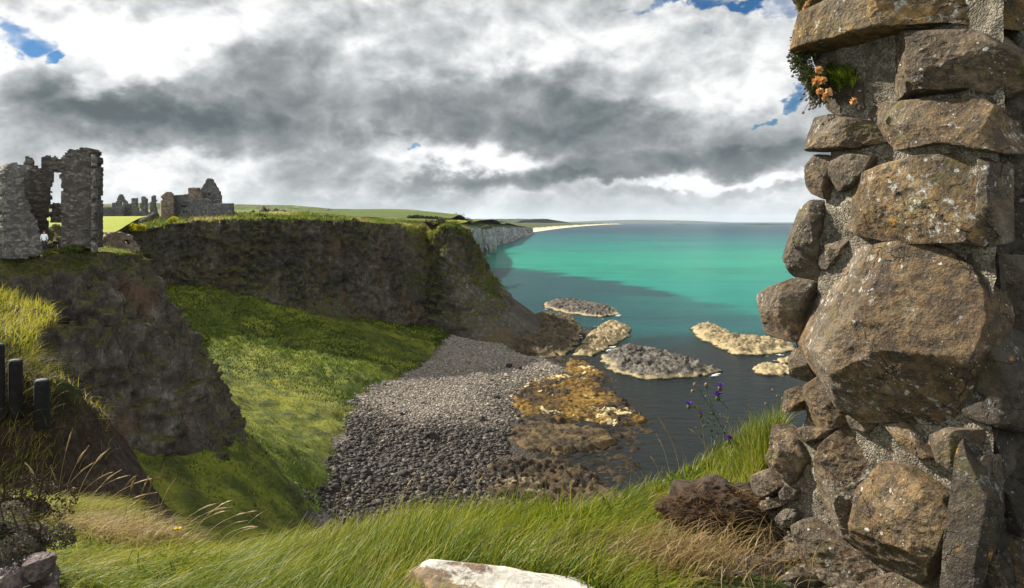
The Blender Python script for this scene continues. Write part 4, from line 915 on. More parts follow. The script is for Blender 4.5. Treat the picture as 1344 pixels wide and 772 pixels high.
# ------------------------------------------------------------------ the bank under the eye
edge_pts = np.array([(-14, 9.0), (-9, 9.0), (-5.6, 8.2), (-4.6, 7.6), (-3.6, 6.8), (-2.6, 6.0), (-1.7, 5.6), (-.45, 5.6), (.6, 5.7), (1.28, 6.0), (1.8, 6.35), (2.3, 6.5), (3.2, 7), (6, 8.5), (10, 10)])
def edge_y(X):
    return np.interp(X, edge_pts[:, 0], edge_pts[:, 1])
FP_RISE = .30
FP = [(-6, 8.3, 31.6), (-5.1, 7.6, 31.85), (-3.9, 6.8, 31.9), (-2.6, 6.0, 32.02), (-1.7, 5.6, 32.2), (-.45, 5.6, 32.45), (.6, 5.7, 32.5), (1.28, 6, 32.62), (1.7, 6.2, 32.95), (2.1, 6.2, 33.15), (3, 6.8, 33.2),
      (-1.7, 3.5, 33.05), (-3, 4.5, 32.6), (-4, 5, 32.4), (0, 3.4, 33.1), (1.0, 3.6, 33.0), (1.2, 4.9, 32.85), (1.65, 5.4, 33.05), (1.5, 4.4, 32.78), (0, 1, 33.35), (-2, 1, 33.35), (2, 1, 33.3), (-.4, 4.6, 32.72), (.5, 4.7, 32.72), (2.0, 4.2, 32.84), (3, 4, 32.9), (-9, 6, 32.0), (-9, 9, 31.2), (8, 6, 33.2), (8, 0, 33.4), (-8, 0, 33.4), (0, -3, 33.5)]
FP = [(x, y, z + (FP_RISE if y > 4.6 else FP_RISE * .35 if y > 3.8 else 0) * (1 if x < 1.2 else .4)) for x, y, z in FP]
bank_fn = RBF(FP, .001)
colx = np.arange(-13, 9, .09); rowt = np.concatenate([np.linspace(0, 1, 110), 1 + .012 * 1.085 ** np.arange(1, 85)])
TX, TT_ = np.meshgrid(colx, rowt); ey = edge_y(TX)
YY_ = np.where(TT_ <= 1, -3 + (ey + 3) * TT_, ey + (TT_ - 1) * 1.4)
q = np.c_[TX.ravel(), np.minimum(YY_, ey).ravel()]
zb = bank_fn(q); over = np.maximum((TT_ - 1).ravel(), 0)
zb = zb - np.minimum(2.6 * over ** 1.25 + .0 * over, 27) - .25 * sstep(.75, 1.05, TT_.ravel())
BV = np.c_[TX.ravel(), YY_.ravel(), zb]
BV[:, 2] += .06 * fbm(BV * (1, 1, .3), 1.3, 4, 3) + .03 * fbm(BV * (1, 1, .3), 5, 3, 4)
o = obj('ground', BV, gridfaces(len(rowt), len(colx)), M_BANK, attrs={'veg': np.clip(.9 - .9 * sstep(1.2, 2.5, TX.ravel() + .8 * fbm(BV, .9, 3, 2)) * sstep(6.6, 5.0, YY_.ravel()) - .8 * sstep(2.5, 4, over), 0, 1)}); kind(o, 'structure')
GM = [(0, (.02, .042, .004)), (.25, (.066, .105, .006)), (.48, (.17, .205, .010)), (.66, (.31, .28, .024)), (.82, (.33, .27, .07)), (1, (.42, .31, .13))]
M_GRASS = leaf_mat('bank_grass_blade', GM, .5)
def bank_z(xy):
    ey = edge_y(xy[:, 0]); z = bank_fn(np.c_[xy[:, 0], np.minimum(xy[:, 1], ey)])
    ov = np.maximum(xy[:, 1] - ey, 0); t = np.clip((xy[:, 1] + 3) / (ey + 3), 0, 1) + ov / 1.4
    return z - np.minimum(2.6 * (ov / 1.4) ** 1.25, 27) - .25 * sstep(.75, 1.05, t)
r = np.random.default_rng(21); N = 330000
b = np.c_[r.uniform(-6.5, 3.2, N), r.uniform(2.6, 9.5, N)]
No = 60000; b = np.vstack([b, np.c_[r.uniform(-11, 2.2, No), r.uniform(-.6, 9.5, No)]]); N = N + No; outer = np.arange(N) >= N - No
ok = (b[:, 1] < edge_y(b[:, 0]) + .9) & (outer | (np.abs(b[:, 0] / b[:, 1]) < .85)) & (np.hypot(b[:, 0], b[:, 1]) > .7)
peat_c = np.array([1.36, 4.95])
ok &= ~((((b - peat_c) / (.42, .38)) ** 2).sum(1) < 1)
ok &= ~((((b - (-.06, 3.36)) / (.50, .36)) ** 2).sum(1) < 1)
bare = sstep(.75, 1.5, b[:, 0] + .25 * (4.6 - b[:, 1])) * sstep(5.2, 4.7, b[:, 1])
b3 = np.c_[b, b[:, 0] * 0]
ok &= r.random(N) > bare * .93
wallx = lambda y: np.interp(y, [3.3, 4.2, 4.8, 5.2, 6.3, 7.5], [.78, 1.06, 1.45, 1.78, 2.4, 2.9])
ok &= b[:, 0] < wallx(b[:, 1])
clump = fbm(b3, 1.1, 3, 5)
ok &= r.random(N) < np.clip(.75 + 1.2 * clump, .25, 1)
b, b3, clump = b[ok], b3[ok], clump[ok]; n = len(b)
z = bank_z(b)
swirl = fbm(b3, .5, 3, 9) * 2.6 + fbm(b3, 2.0, 2, 19) * 1.0
px = b[:, 0] / b[:, 1] * F + CX
ang = np.interp(px, [0, 250, 420, 560, 700, 900, 1000], [-.55, -.1, .35, .5, .15, .5, .9]) + swirl + .42 * r.normal(size=n)
lean = np.stack([np.cos(ang), np.sin(ang)], 1)
flat = np.clip(np.interp(px, [0, 300, 430, 560, 760, 880, 1000], [.92, .9, .72, .5, .6, .78, .5]) + .16 * r.normal(size=n) + .3 * fbm(b3, .8, 3, 12), .12, 1.0)
L = np.interp(px, [0, 300, 450, 580, 720, 880, 960, 1020], [.38, .42, .40, .46, .40, .28, .33, .38]) * r.uniform(.45, 1.3, n) * (1 + .5 * clump)
dryp = fbm(b3, .9, 4, 31) + .5 * fbm(b3, 3, 2, 32)
tint = np.clip(.37 + .12 * r.normal(size=n) + .42 * sstep(.08, .40, dryp) * r.random(n) + .25 * (r.random(n) < .09) + .26 * fbm(b3, .45, 3, 35), 0, 1)
tint = np.clip(tint + .24 * sstep(720, 860, px) * sstep(4.9, 4.2, b[:, 1]) * (.4 + .6 * r.random(n)) + .12 * sstep(500, 420, px) * sstep(4.8, 5.6, b[:, 1]), 0, 1)
Vb, Fb, tb = blades(np.c_[b, z - .02], L, .0075 * r.uniform(.6, 1.4, n), lean, flat, tint, 5, seed=4)
o = obj('grass', Vb, Fb, M_GRASS, attrs={'tint': tb}); kind(o, 'stuff')
# broad leaves low in the turf
r = np.random.default_rng(77); k = r.choice(n, 5200, p=np.clip(.3 + fbm(b3, 1.6, 3, 51) * 2.2, 0, 1) ** 2 / (np.clip(.3 + fbm(b3, 1.6, 3, 51) * 2.2, 0, 1) ** 2).sum()); aa = r.uniform(0, 2 * PI, 5200)
Vb, Fb, tb = blades(np.c_[b[k], z[k] + r.uniform(0, .10, 5200)], r.uniform(.05, .16, 5200), r.uniform(.014, .030, 5200), np.stack([np.cos(aa), np.sin(aa)], 1), r.uniform(.3, .9, 5200), np.clip(.22 + .14 * r.normal(size=5200), 0, 1), 4, seed=6)
o = obj('broad_leaves', Vb, Fb, M_GRASS, attrs={'tint': tb}); kind(o, 'stuff')
# dead mats of grass
def mat_of_grass(name, c, rad, N, L, seed, tone, ang0):
    r = np.random.default_rng(seed); b = np.array(c[:2]) + r.normal(size=(N, 2)) * rad
    a = ang0 + .8 * r.normal(size=N)
    V, f, t = blades(np.c_[b, bank_z(b) + r.uniform(0, .12, N)], L * r.uniform(.5, 1.4, N), .006, np.stack([np.cos(a), np.sin(a)], 1), r.uniform(.6, 1, N), np.clip(tone + .1 * r.normal(size=N), 0, 1), 5, seed=seed)
    o = obj(name, V, f, M_DRY, attrs={'tint': t}); return kind(o, 'stuff')
M_DRY = leaf_mat('dry_grass_blade', [(0, (.045, .024, .012)), (.35, (.14, .082, .036)), (.65, (.28, .20, .085)), (1, (.48, .38, .19))], .3)
def on_bank(x, y, tries=12):
    d = 5.0
    for _ in range(tries):
        rr_ = P(x, y, 1.0) - (0, 0, CZ); zg = float(bank_z(np.array([[rr_[0] * d, d]]))[0])
        d2 = (zg - CZ) / rr_[2]; d = .5 * d + .5 * min(max(d2, 2.5), 9.5)
    return P(x, y, d)
mat_of_grass('dry_grass', on_bank(365, 715), (.22, .12), 1600, .26, 1, .38, .3)
mat_of_grass('dry_grass', on_bank(150, 712), (.35, .3), 2600, .3, 2, .72, -.3)
mat_of_grass('dry_grass', on_bank(850, 748), (.36, .20), 1700, .24, 3, .50, .3)
mat_of_grass('dry_grass', on_bank(90, 655), (.35, .25), 1200, .4, 4, .45, .9)
# seed-headed stalks standing above the turf: each one a plant of its own
M_STALK = leaf_mat('straw_stalk', [(0, (.16, .10, .05)), (.5, (.32, .23, .11)), (1, (.50, .40, .22))], .3)
def stalk(x, y, L, lean, seed, label, group):
    r = np.random.default_rng(seed); d = None
    b = on_bank(x, y); t = np.linspace(0, 1, 9)[:, None]
    a = r.uniform(-.25, .25) + (0 if lean > 0 else PI)
    dirv = np.array([math.cos(a), math.sin(a) * .6, 0]); cv = abs(lean)
    path = b + dirv * (L * cv * (.25 * t + .75 * t ** 2.2)) + np.array([0, 0, 1]) * L * (t * math.sqrt(max(.1, 1 - .4 * cv)) - .30 * cv * t ** 2.5)
    V1, f1 = tube(path, np.linspace(.0028, .0016, 9), 4)
    k = path[-3:]; hp = catmull(k, 7)[0]; V2, f2 = tube(hp, np.array([.002, .006, .0075, .007, .0055, .004, .001]) * r.uniform(.8, 1.3), 5)
    V2 = V2 + .0022 * r.normal(size=V2.shape)
    V, f = join([(V1, f1), (V2, f2)])
    o = obj('grass_stalk', V, f, M_STALK, attrs={'tint': np.full(len(V), r.random())}); tag(o, label, 'grass stalk', group)
ST = []
for x, y, L, l in [(70, 690, .75, .5), (78, 690, .8, .3), (90, 690, .7, .6), (84, 695, .6, -.2), (100, 692, .75, .7), (64, 690, .65, -.3), (108, 695, .7, .5), (120, 700, .8, .75), (74, 688, .9, .15), (95, 688, .85, .4), (130, 702, .6, .8), (140, 700, .6, .4)]:
    ST.append((x, y, L, l, 'dry bent grass stalk over the dark gully at the far end of the bank', 'stalks over the dark gully'))
for x, y, L, l in [(160, 715, .62, .2), (172, 715, .66, .25), (186, 718, .6, .15), (200, 715, .64, .3), (205, 715, .7, .1), (222, 720, .55, .7), (230, 720, .6, .8), (240, 722, .55, .75), (250, 722, .6, .6), (262, 722, .55, .85), (275, 722, .5, .8), (285, 722, .5, .9), (296, 722, .45, .8), (310, 722, .62, .55), (318, 722, .4, .9), (150, 712, .5, .5)]:
    ST.append((x, y, L, l, 'thin straw-coloured seed stalk against the shaded valley floor', 'stalks against the valley floor'))
for x, y, L, l in [(440, 690, .5, .2), (470, 690, .45, -.3), (487, 690, .5, .1), (520, 690, .55, .3), (555, 680, .5, -.2), (548, 680, .55, .2), (575, 680, .5, .4), (590, 680, .5, .2), (600, 680, .45, -.2), (615, 680, .5, .3), (430, 695, .4, .4), (640, 680, .4, .4), (460, 695, .38, .3), (505, 690, .4, -.4)]:
    ST.append((x, y, L, l, 'pale grass stalk standing up against the dark shingle', 'stalks against the shingle'))
for x, y, L, l in [(830, 655, .36, -.4), (840, 655, .4, -.35), (850, 650, .42, -.3), (858, 648, .36, -.5), (868, 640, .45, -.3), (880, 636, .62, -.25), (893, 630, .6, -.3), (905, 622, .45, -.45), (927, 612, .55, -.15), (934, 610, .4, -.5), (985, 575, .42, -.05), (965, 590, .5, -.3), (1000, 572, .3, .5), (1015, 566, .36, -.4), (1020, 562, .3, .3)]:
    ST.append((x, y, L, l, 'tawny seed-headed stalk on the rising bank against the dark water', 'stalks against the dark water'))
ST = [(x, y, L * (1.35 if g_ == 'stalks against the shingle' else 1.1), l, t_, g_) for x, y, L, l, t_, g_ in ST]
for k, s_ in enumerate(ST): stalk(*s_[:4], 500 + k, s_[4], s_[5])

# ------------------------------------------------------------------ knapweed on the rising bank
M_STEM = plain_mat('green_stem', (.05, .075, .03), (.09, .12, .05), 40); M_KLEAF = leaf_mat('knapweed_leaf', [(0, (.03, .05, .02)), (1, (.08, .11, .045))], .35)
M_PURPLE = leaf_mat('purple_petal', [(0, (.10, .03, .30)), (1, (.24, .08, .48))], .4); M_BROWN = plain_mat('dry_flower_head', (.10, .06, .03), (.32, .22, .13), 60)
kb = on_bank(958, 596); kd = kb[1]
kt = thing('knapweed', kb, 'bushy knapweed with purple flowers and brown dry heads on the rising bank', 'wild flower')
def kstem(parent, pts, rad=.004):
    p = catmull(np.array([P(x, y, kd + dz) for x, y, dz in pts]), 12)[0]
    V, f = tube(p, np.linspace(rad, rad * .5, 12), 5); obj('stem', V, f, M_STEM, parent); return p
def kflower(parent, x, y, dz, s):
    c = P(x, y, kd + dz); r = np.random.default_rng(int(x)); V, f = boulder(c - (0, 0, s * .5), (s * .45, s * .45, s * .55), int(x), 2, .1, 0)
    fl = obj('flower', V, f, M_STEM, parent)
    n = 60; a = r.uniform(0, 2 * PI, n); u = r.uniform(.1, .9, n)
    d = np.stack([np.cos(a) * u, np.sin(a) * u, .75 - .5 * u], 1); e = np.stack([-np.sin(a), np.cos(a), a * 0], 1) * .16
    b = c + d * s * .1; tip = c + d * s * 1.15
    V = np.stack([b - e * s * .5, b + e * s * .5, tip + e * s, tip - e * s], 1).reshape(-1, 3)
    obj('petals', V, np.arange(4 * n).reshape(n, 4), M_PURPLE, fl, attrs={'tint': np.repeat(r.random(n), 4)})
def kleaf(parent, p, N, seed, L=.045):
    r = np.random.default_rng(seed); k = r.integers(1, len(p) - 1, N); b = p[k]; a = r.uniform(0, 2 * PI, N)
    V, f, t = blades(b, L * r.uniform(.5, 1.4, N), .012, np.stack([np.cos(a), np.sin(a)], 1), r.uniform(.5, 1, N), r.random(N), 4, seed=seed)
    obj('foliage', V, f, M_KLEAF, parent, attrs={'tint': t})
main = kstem(kt, [(958, 596, 0), (950, 568, 0), (938, 545, .02), (926, 525, .0), (915, 508, -.02)], .005)
s2 = kstem(kt, [(950, 568, 0), (956, 550, .05), (957, 540, .06), (950, 530, .04), (944, 526, .02), (942, 521, 0)])
s3 = kstem(kt, [(944, 526, .02), (947, 516, .02), (945, 509, .02)])
s4 = kstem(kt, [(938, 545, .02), (925, 541, -.03), (914, 537, -.05), (908, 533, -.05)])
s5 = kstem(kt, [(938, 545, .02), (930, 522, .05), (927, 507, .05)])
s6 = kstem(kt, [(985, 604, -.1), (972, 594, -.12), (962, 586, -.14), (958, 579, -.15)])
for p_, n_, sd in ((main, 34, 1), (s2, 14, 2), (s4, 10, 3), (s5, 14, 4), (s6, 10, 5)): kleaf(kt, p_, n_, sd)
r = np.random.default_rng(5); cl = np.stack([P(x, y, kd) for x, y in np.c_[r.normal(934, 11, 60), r.normal(560, 16, 60)]]) ; kleaf(kt, cl, 150, 9, .04)
for x, y, dz, s_ in [(942, 519, 0, .048), (945, 507, .02, .044), (904, 531, -.05, .042), (920, 544, -.03, .03), (957, 577, -.15, .048)]: kflower(kt, x, y, dz, s_)
for x, y, dz in [(912, 505, -.02), (927, 505, .05), (909, 514, 0)]:
    V, f = boulder(P(x, y, kd + dz), (.016, .016, .02), int(x), 2, .5, 0); obj('dry_head', V, f, M_BROWN, kt)
k2b = on_bank(1022, 560)
k2 = thing('dry_flower', k2b, 'withered brown flower stems close against the ruined wall', 'wild flower')
for x, y in [(1020, 520), (1014, 512), (1027, 523), (1005, 530)]:
    p = catmull(np.array([k2b, .5 * (k2b + P(x, y, k2b[1])) + (.01, 0, .01), P(x, y, k2b[1])]), 8)[0]; V, f = tube(p, .003, 4); obj('stem', V, f, M_STEM, k2)
    V, f = boulder(P(x, y, k2b[1]), (.014, .014, .018), int(x), 2, .5, 0); obj('dry_head', V, f, M_BROWN, k2)
yb = on_bank(232, 716)
yt = thing('yellow_flower', yb, 'single bright yellow hawkweed flower in the bank grass', 'wild flower')
p = np.array([yb, yb + (.01, 0, .06), P(233, 694, yb[1])]); V, f = tube(p, .003, 4); obj('stem', V, f, M_STEM, yt)
M_YPET = leaf_mat('yellow_petal', [(0, (.6, .5, .01)), (1, (.75, .65, .02))], .3)
n = 40; a = np.random.default_rng(3).uniform(0, 2 * PI, n); d = np.stack([np.cos(a), np.sin(a) * .8, .25 + 0 * a], 1); e = np.stack([-np.sin(a), np.cos(a), 0 * a], 1) * .005; c = P(233, 694, yb[1])
obj('petals', np.stack([c - e, c + e, c + d * .034 + e, c + d * .034 - e], 1).reshape(-1, 3), np.arange(4 * n).reshape(n, 4), M_YPET, yt, attrs={'tint': np.repeat(np.random.default_rng(1).random(n), 4)})

# ------------------------------------------------------------------ limestone-topped rock at the feet, peat clump, rock ledge
m, g = newmat('whitewashed_rock'); p = g.pos(); n1 = g.noise(p, 2.2, 6, .6, .4); n2 = g.noise(p, 16, 5, .65)
n1 = g.m('ADD', n1, g.m('MULTIPLY', g.m('SUBTRACT', g.noise(p, 22, 6, .75), .5), .22)); edge_ = g.mr(n1, .455, .50); c = g.mix(edge_, g.ramp(n2, [(.3, (.09, .065, .05)), (.6, (.22, .15, .10)), (.8, (.30, .22, .15))]), g.ramp(n2, [(.3, (.36, .33, .28)), (.7, (.60, .57, .51))]))
up = g.mr(g.sep(g.nrm())[2], .25, .6); c = g.mix(up, g.ramp(n2, [(.3, (.10, .07, .05)), (.7, (.28, .2, .13))]), c)
g.out(g.pbsdf(c, .85, g.bump(g.m('ADD', n2, g.m('MULTIPLY', edge_, .3)), .6, .02), .2)); M_WHITE = m
V, f = boulder((0, 0, 0), (.58, .42, .30), 77, 5, .18, 14)
V = V * (1, 1, np.where(V[:, 2:3] > 0, .9, 1)[:, 0:1]) if False else V
c0 = P(655, 775, 3.35); V = V + c0 + (-.02, .12, -.185); V[:, 2] += .22 * (V[:, 0] - c0[0]) * -.35
o = obj('boulder', V, f, M_WHITE); tag(o, 'broad rock with a flaking white top, half sunk in the grass', 'boulder')
pc = on_bank(930, 690)
M_PEAT = plain_mat('peat', (.014, .009, .006), (.07, .045, .03), 14, .95)
pt_ = thing('peat_clump', pc, 'dark overhanging clump of peat and dead roots beside the wall foot', 'earth clump')
V, f = icosphere(5); pcc = P(935, 668, pc[1] - .05)
d = .98 + .5 * fbm(V, 1.6, 3, 5) + .16 * fbm(V, 5, 4, 8, ridged=True) - .12
V = V * d[:, None] * (.36, .32, .17) + pcc
obj('peat', V, f, M_PEAT, pt_)
r = np.random.default_rng(8); n = 3600; d = r.normal(size=(n, 3)); d[:, 1] = -np.abs(d[:, 1]) * .8; d /= np.linalg.norm(d, axis=1)[:, None]
b = pcc + d * (.34, .31, .16) * r.uniform(.8, 1.12, n)[:, None]; le = d[:, :2] + .8 * r.normal(size=(n, 2))
Vb, Fb, tb = blades(b, r.uniform(.03, .10, n), .005, le, r.uniform(.8, 1, n), np.clip(.04 + .15 * np.abs(r.normal(size=n)) * (d[:, 2] > -.2) + .3 * (d[:, 2] > .4) * r.random(n), 0, 1), 5, seed=3)
obj('root_tangle', Vb, Fb, M_DRY, pt_, attrs={'tint': tb})
n = 260; b = pcc + np.c_[r.normal(.10, .04, n), r.normal(-.26, .05, n), r.normal(-.08, .05, n)]
Vb, Fb, tb = blades(b, .06, .009, r.normal(size=(n, 2)), r.uniform(.3, .8, n), .35 + .1 * r.random(n), 4, seed=5); obj('foliage', Vb, Fb, M_GRASS, pt_, attrs={'tint': tb})

# ------------------------------------------------------------------ earth bank with the posts
rim4 = [P(-330, 440, 12), P(-160, 455, 12.4), P(-60, 472, 12.8), P(0, 482, 13), P(40, 494, 13.2), P(80, 503, 13.6), P(108, 513, 14.0), P(124, 530, 14.8), P(122, 534, 17), P(70, 528, 22), P(-40, 500, 28), P(-160, 480, 34)]
a4 = [[-6, -.15], [-3, -.15], [-1.2, -.12], [-.4, -.08], [0, .05], [.35, .5], [.8, 1.3], [1.6, 2.6], [3.0, 4.4], [4.6, 7], [7, 11], [12, 20]]
b4 = [[-4, -.9], [-2, -.5], [-.9, -.2], [-.3, -.05], [0, .03], [.25, .5], [.6, 1.2], [1.2, 2.3], [2.1, 4.2], [3.4, 7], [6, 12], [11, 22]]
V, f, tt, idx = sweep(rim4, [a4, a4, a4, a4, a4, b4, b4, b4, b4, a4, a4, a4], 300, 120)
nn = normals_grid(V, 120, 300); nn = nn if nn[:, 2].mean() > 0 else -nn
V = V + nn * (.30 * fbm(V, .5, 4, 3) + .16 * (fbm(V, 1.6, 5, 9, ridged=True) - .5))[:, None]
M_EARTH = terrain_mat('brown_earth', [(.022, .014, .009), (.075, .052, .038), (.16, .12, .09)], [(.025, .035, .008), (.05, .06, .014), (.10, .08, .035)], 4.0, .8, .10)
o = obj('earth_bank', V, f, M_EARTH, attrs={'veg': np.clip(.15 + .5 * fbm(V, .5, 4, 5) + .7 * sstep(.30, .15, tt), 0, 1)}); kind(o, 'structure')
EB = (V, nn, tt)
def eb_turf(name, wgt, N, L, w, seed, mat, tone, spread=.3):
    r = np.random.default_rng(seed); k = r.choice(len(V), N, p=wgt / wgt.sum()); b = EB[0][k] + r.normal(size=(N, 3)) * (.07, .07, 0)
    Vb, Fb, tb = blades(b - (0, 0, .02), L * r.uniform(.4, 1.5, N), w, np.array([.6, -.1]) + .7 * r.normal(size=(N, 2)), r.uniform(.2, 1, N), np.clip(tone + spread * (r.random(N) - .5), 0, 1), 4, seed=seed)
    o = obj(name, Vb, Fb, mat, attrs={'tint': tb}); kind(o, 'stuff')
X_, Y_ = EB[0][:, 0], EB[0][:, 1]; pxl = X_ / np.maximum(Y_, 1) * F + CX
eb_turf('tall_grass', (tt < .40) * (pxl < 66) * (pxl > -60) * (Y_ < 19) + 1e-12, 9000, .36, .016, 1, M_GRASS, .66, .5)
eb_turf('dry_grass', (tt > .42) * (pxl < 150) * (pxl > -60) * (Y_ < 19) * (fbm(EB[0], .6, 3, 8) > .0) + 1e-12, 7000, .30, .012, 2, M_DRY, .22, .3)
eb_turf('tall_grass', (tt < .42) * (pxl < 140) * (pxl > 30) * (Y_ < 19) + 1e-12, 900, .30, .012, 3, M_GRASS, .75, .4)
# black posts of the path edge
M_POST = plain_mat('black_post_wood', (.006, .006, .006), (.016, .015, .014), 9, .85); M_CAP = plain_mat('worn_post_top', (.05, .052, .055), (.15, .155, .16), 20, .8)
for k, (x, yt, yb_, w, lab) in enumerate([(1, 452, 550, 9, 'black post cut off by the picture edge, tallest of the three'), (20.5, 473, 548, 16, 'black wooden post with a pale worn top, in the middle of three'), (55, 499, 562, 18, 'black wooden post beside the bright rim of the earth bank, lowest of three')]):
    d = 12.5 + .15 * k; b = P(x, yb_, d); top = P(x, yt, d); r_ = w / F * d / 2; h = top[2] - b[2]
    t = thing('post', b, lab, 'post')
    a = np.arange(14) * 2 * PI / 14; prof = [(0, 1.02), (h * .25, 1.0), (h * .6, .99), (h * .93, .98), (h * .985, .94), (h, .80)]
    cx = np.stack([np.c_[np.cos(a) * r_ * s_ * (1 + .05 * np.sin(a * 4)), np.sin(a) * r_ * s_, np.full(14, z_)] for z_, s_ in prof]).reshape(-1, 3)
    obj('shaft', cx + b, gridfaces(len(prof), 14, True), M_POST, t)
    cp = np.vstack([np.stack([np.c_[np.cos(a) * r_ * s_, np.sin(a) * r_ * s_, np.full(14, z_)] for z_, s_ in ((h - .012, .86), (h + .012, .80), (h + .02, .45), (h + .022, .02))]).reshape(-1, 3)])
    obj('cap', cp + b, gridfaces(4, 14, True), M_CAP, t)
# pale-topped rock in the bank
V, f = boulder(P(90, 540, 13.7), (.60, .55, .40), 12, 4, .4, 6); M_BANKROCK = rock_mat('bank_rock', [(.03, .022, .018), (.12, .085, .065), (.32, .26, .21)], 3, None, None, .04)

# rock ledge with shrub at the near corner
lt = thing('rock_ledge', P(20, 790, 3.7), 'dark purplish rock ledge overgrown by a grey-green shrub at the bank corner', 'rock')
M_LEDGE = rock_mat('ledge_rock', [(.02, .014, .013), (.09, .066, .062), (.24, .19, .185)], 4, (.5, .5, .46), None, .03)
for k, (x, y, d, sz) in enumerate([(30, 770, 3.7, (.22, .18, .17)), (54, 744, 3.65, (.085, .09, .085)), (-20, 770, 3.8, (.26, .22, .24)), (20, 720, 3.9, (.16, .14, .11)), (60, 790, 3.6, (.09, .09, .09))]):
    V, f = boulder(P(x, y, d), sz, 40 + k, 5, .55, 26); obj('rock', V, f, M_LEDGE, lt)
M_SHRUB = leaf_mat('grey_green_leaf', [(0, (.028, .026, .016)), (.5, (.075, .068, .045)), (1, (.19, .17, .125))], .25)
M_SCRUB = leaf_mat('withered_leaf', [(0, (.022, .016, .010)), (.5, (.06, .045, .026)), (1, (.13, .10, .055))], .2)
sh_ = thing('shrub', P(20, 715, 3.9), 'low grey-green shrub growing over the rock ledge', 'shrub')
leaf_cloud(P(10, 716, 3.9), (.20, .16, .20), 7000, .009, 3, M_SHRUB, .5, 9, sh_)
V, f = join([tube(np.array([P(10 + 12 * k, 722, 3.9), P(6 + 16 * k, 690, 3.88), P(12 * k, 662, 3.86)]), [.008, .006, .003], 5) for k in range(4)]); obj('branch', V, f, M_TWIG, sh_)
sh_ = thing('shrub', P(20, 690, 6.0), 'dark dead-looking scrub between the rock ledge and the earth bank', 'shrub')
leaf_cloud(P(8, 690, 6.0), (.50, .4, .42), 6000, .016, 5, M_SCRUB, .35, 10, sh_)
V, f = join([tube(np.array([P(-20 + 20 * k, 700, 6), P(-18 + 24 * k, 640, 5.9), P(-30 + 30 * k, 610, 5.8)]), [.012, .008, .003], 5) for k in range(4)]); obj('branch', V, f, M_TWIG, sh_)
# ------------------------------------------------------------------ ruined wall: every stone its own part
C0 = np.array([2.24, 3.30, CZ]); T1 = np.array([-.37, .929, 0]); T1 /= np.linalg.norm(T1); N1 = np.array([-T1[1], T1[0], 0])
T2 = np.array([.89, .456, 0]); T2 /= np.linalg.norm(T2); N2 = np.array([T2[1], -T2[0], 0])
if N1 @ np.array([2.0, 4.0, 0]) > 0: N1 = -N1
if N2 @ np.array([2.5, 3.5, 0]) > 0: N2 = -N2
Zv = np.array([0, 0, 1.0])
def on_plane(pts, T, Nn, off=0.0):
    pts = np.asarray(pts, float); r = np.stack([(pts[:, 0] - CX) / F, np.ones(len(pts)), -(pts[:, 1] - HY) / F], 1)
    O = C0 + Nn * off; e = np.array([0, 0, CZ]); s = ((O - e) @ Nn) / (r @ Nn); w = e + r * s[:, None] - O
    return np.stack([w @ T, w[:, 2]], 1)
def frame(T, Nn, uv, dep): return C0 + uv[:, :1] * T + uv[:, 1:2] * Zv + dep[:, None] * Nn
m, g = newmat('wall_stone'); p = g.pos(); tone = g.attr('tone'); rnd = g.attr('rnd')
pv = g.vadd(p, g.comb(g.m('MULTIPLY', rnd, 7.3), g.m('MULTIPLY', rnd, 3.1), 0.0))
n1 = g.noise(pv, 3.0, 7, .62, .5); n2 = g.noise(pv, 16, 7, .68); n3 = g.noise(pv, 70, 5, .65)
grey = g.ramp(n1, [(.3, (.04, .035, .028)), (.5, (.12, .10, .072)), (.72, (.25, .215, .16))])
och = g.ramp(n1, [(.28, (.05, .030, .012)), (.42, (.17, .10, .032)), (.6, (.32, .20, .06)), (.8, (.44, .31, .12))])
brn = g.ramp(n1, [(.3, (.035, .022, .012)), (.5, (.145, .092, .044)), (.75, (.30, .205, .11))])
c = g.mix(g.mr(tone, 0, .5, smooth=False), grey, brn); c = g.mix(g.mr(tone, .5, 1, smooth=False), c, och)
c = g.mix(g.mr(n2, .38, .62, .75, 0), c, (.030, .026, .022)); c = g.mix(g.m('MULTIPLY', g.mr(g.noise(pv, 1.7, 4, .6), .50, .60), .55), c, grey)
c = g.mix(g.mr(n3, .52, .72, 0, .55), c, g.mix(.5, c, (.40, .34, .24)))
moss = g.m('MULTIPLY', g.mr(g.noise(pv, 5, 5, .65), .56, .66), .55); c = g.mix(moss, c, (.12, .105, .030))
ckv = g.vadd(pv, g.vmul(g.noise(pv, 5, 4, .6, color=True), (.22, .22, .22)))
ck = g.m('MAXIMUM', g.mr(g.voro(g.vmul(ckv, (1, 1, 1.8)), 3.1, 'DISTANCE_TO_EDGE'), 0, .016), g.mr(g.noise(pv, 3.2, 4), .50, .58, 1, 0))
c = g.mix(g.m('ADD', g.m('MULTIPLY', ck, .7), .3), (.016, .013, .010), c)
lw = g.vadd(pv, g.vmul(g.noise(pv, 24, 3, color=True), (.03, .03, .03)))
l1 = g.m('MULTIPLY', g.mr(g.voro(lw, 13), .12, .17, 1, 0), g.mr(g.noise(pv, 3.2, 3), .50, .58))
l2 = g.m('MULTIPLY', g.mr(g.voro(g.vadd(lw, (3, 1, 2)), 42), .14, .2, 1, 0), g.mr(g.noise(pv, 6, 3), .52, .6))
l3 = g.m('MULTIPLY', g.mr(g.noise(lw, 20, 6, .75), .54, .62), g.mr(g.noise(g.vadd(pv, (5, 2, 9)), 2.8, 3), .52, .60))
lk = g.m('MAXIMUM', g.m('MAXIMUM', l1, l2), l3); c = g.mix(g.m('MULTIPLY', lk, .9), c, g.ramp(n3, [(.3, (.36, .35, .31)), (.7, (.62, .61, .56))]))
c = g.mix(g.attr('shade_tone'), c, (.014, .012, .010))  # mixes in a dark tone; paints shade on the side-face stones
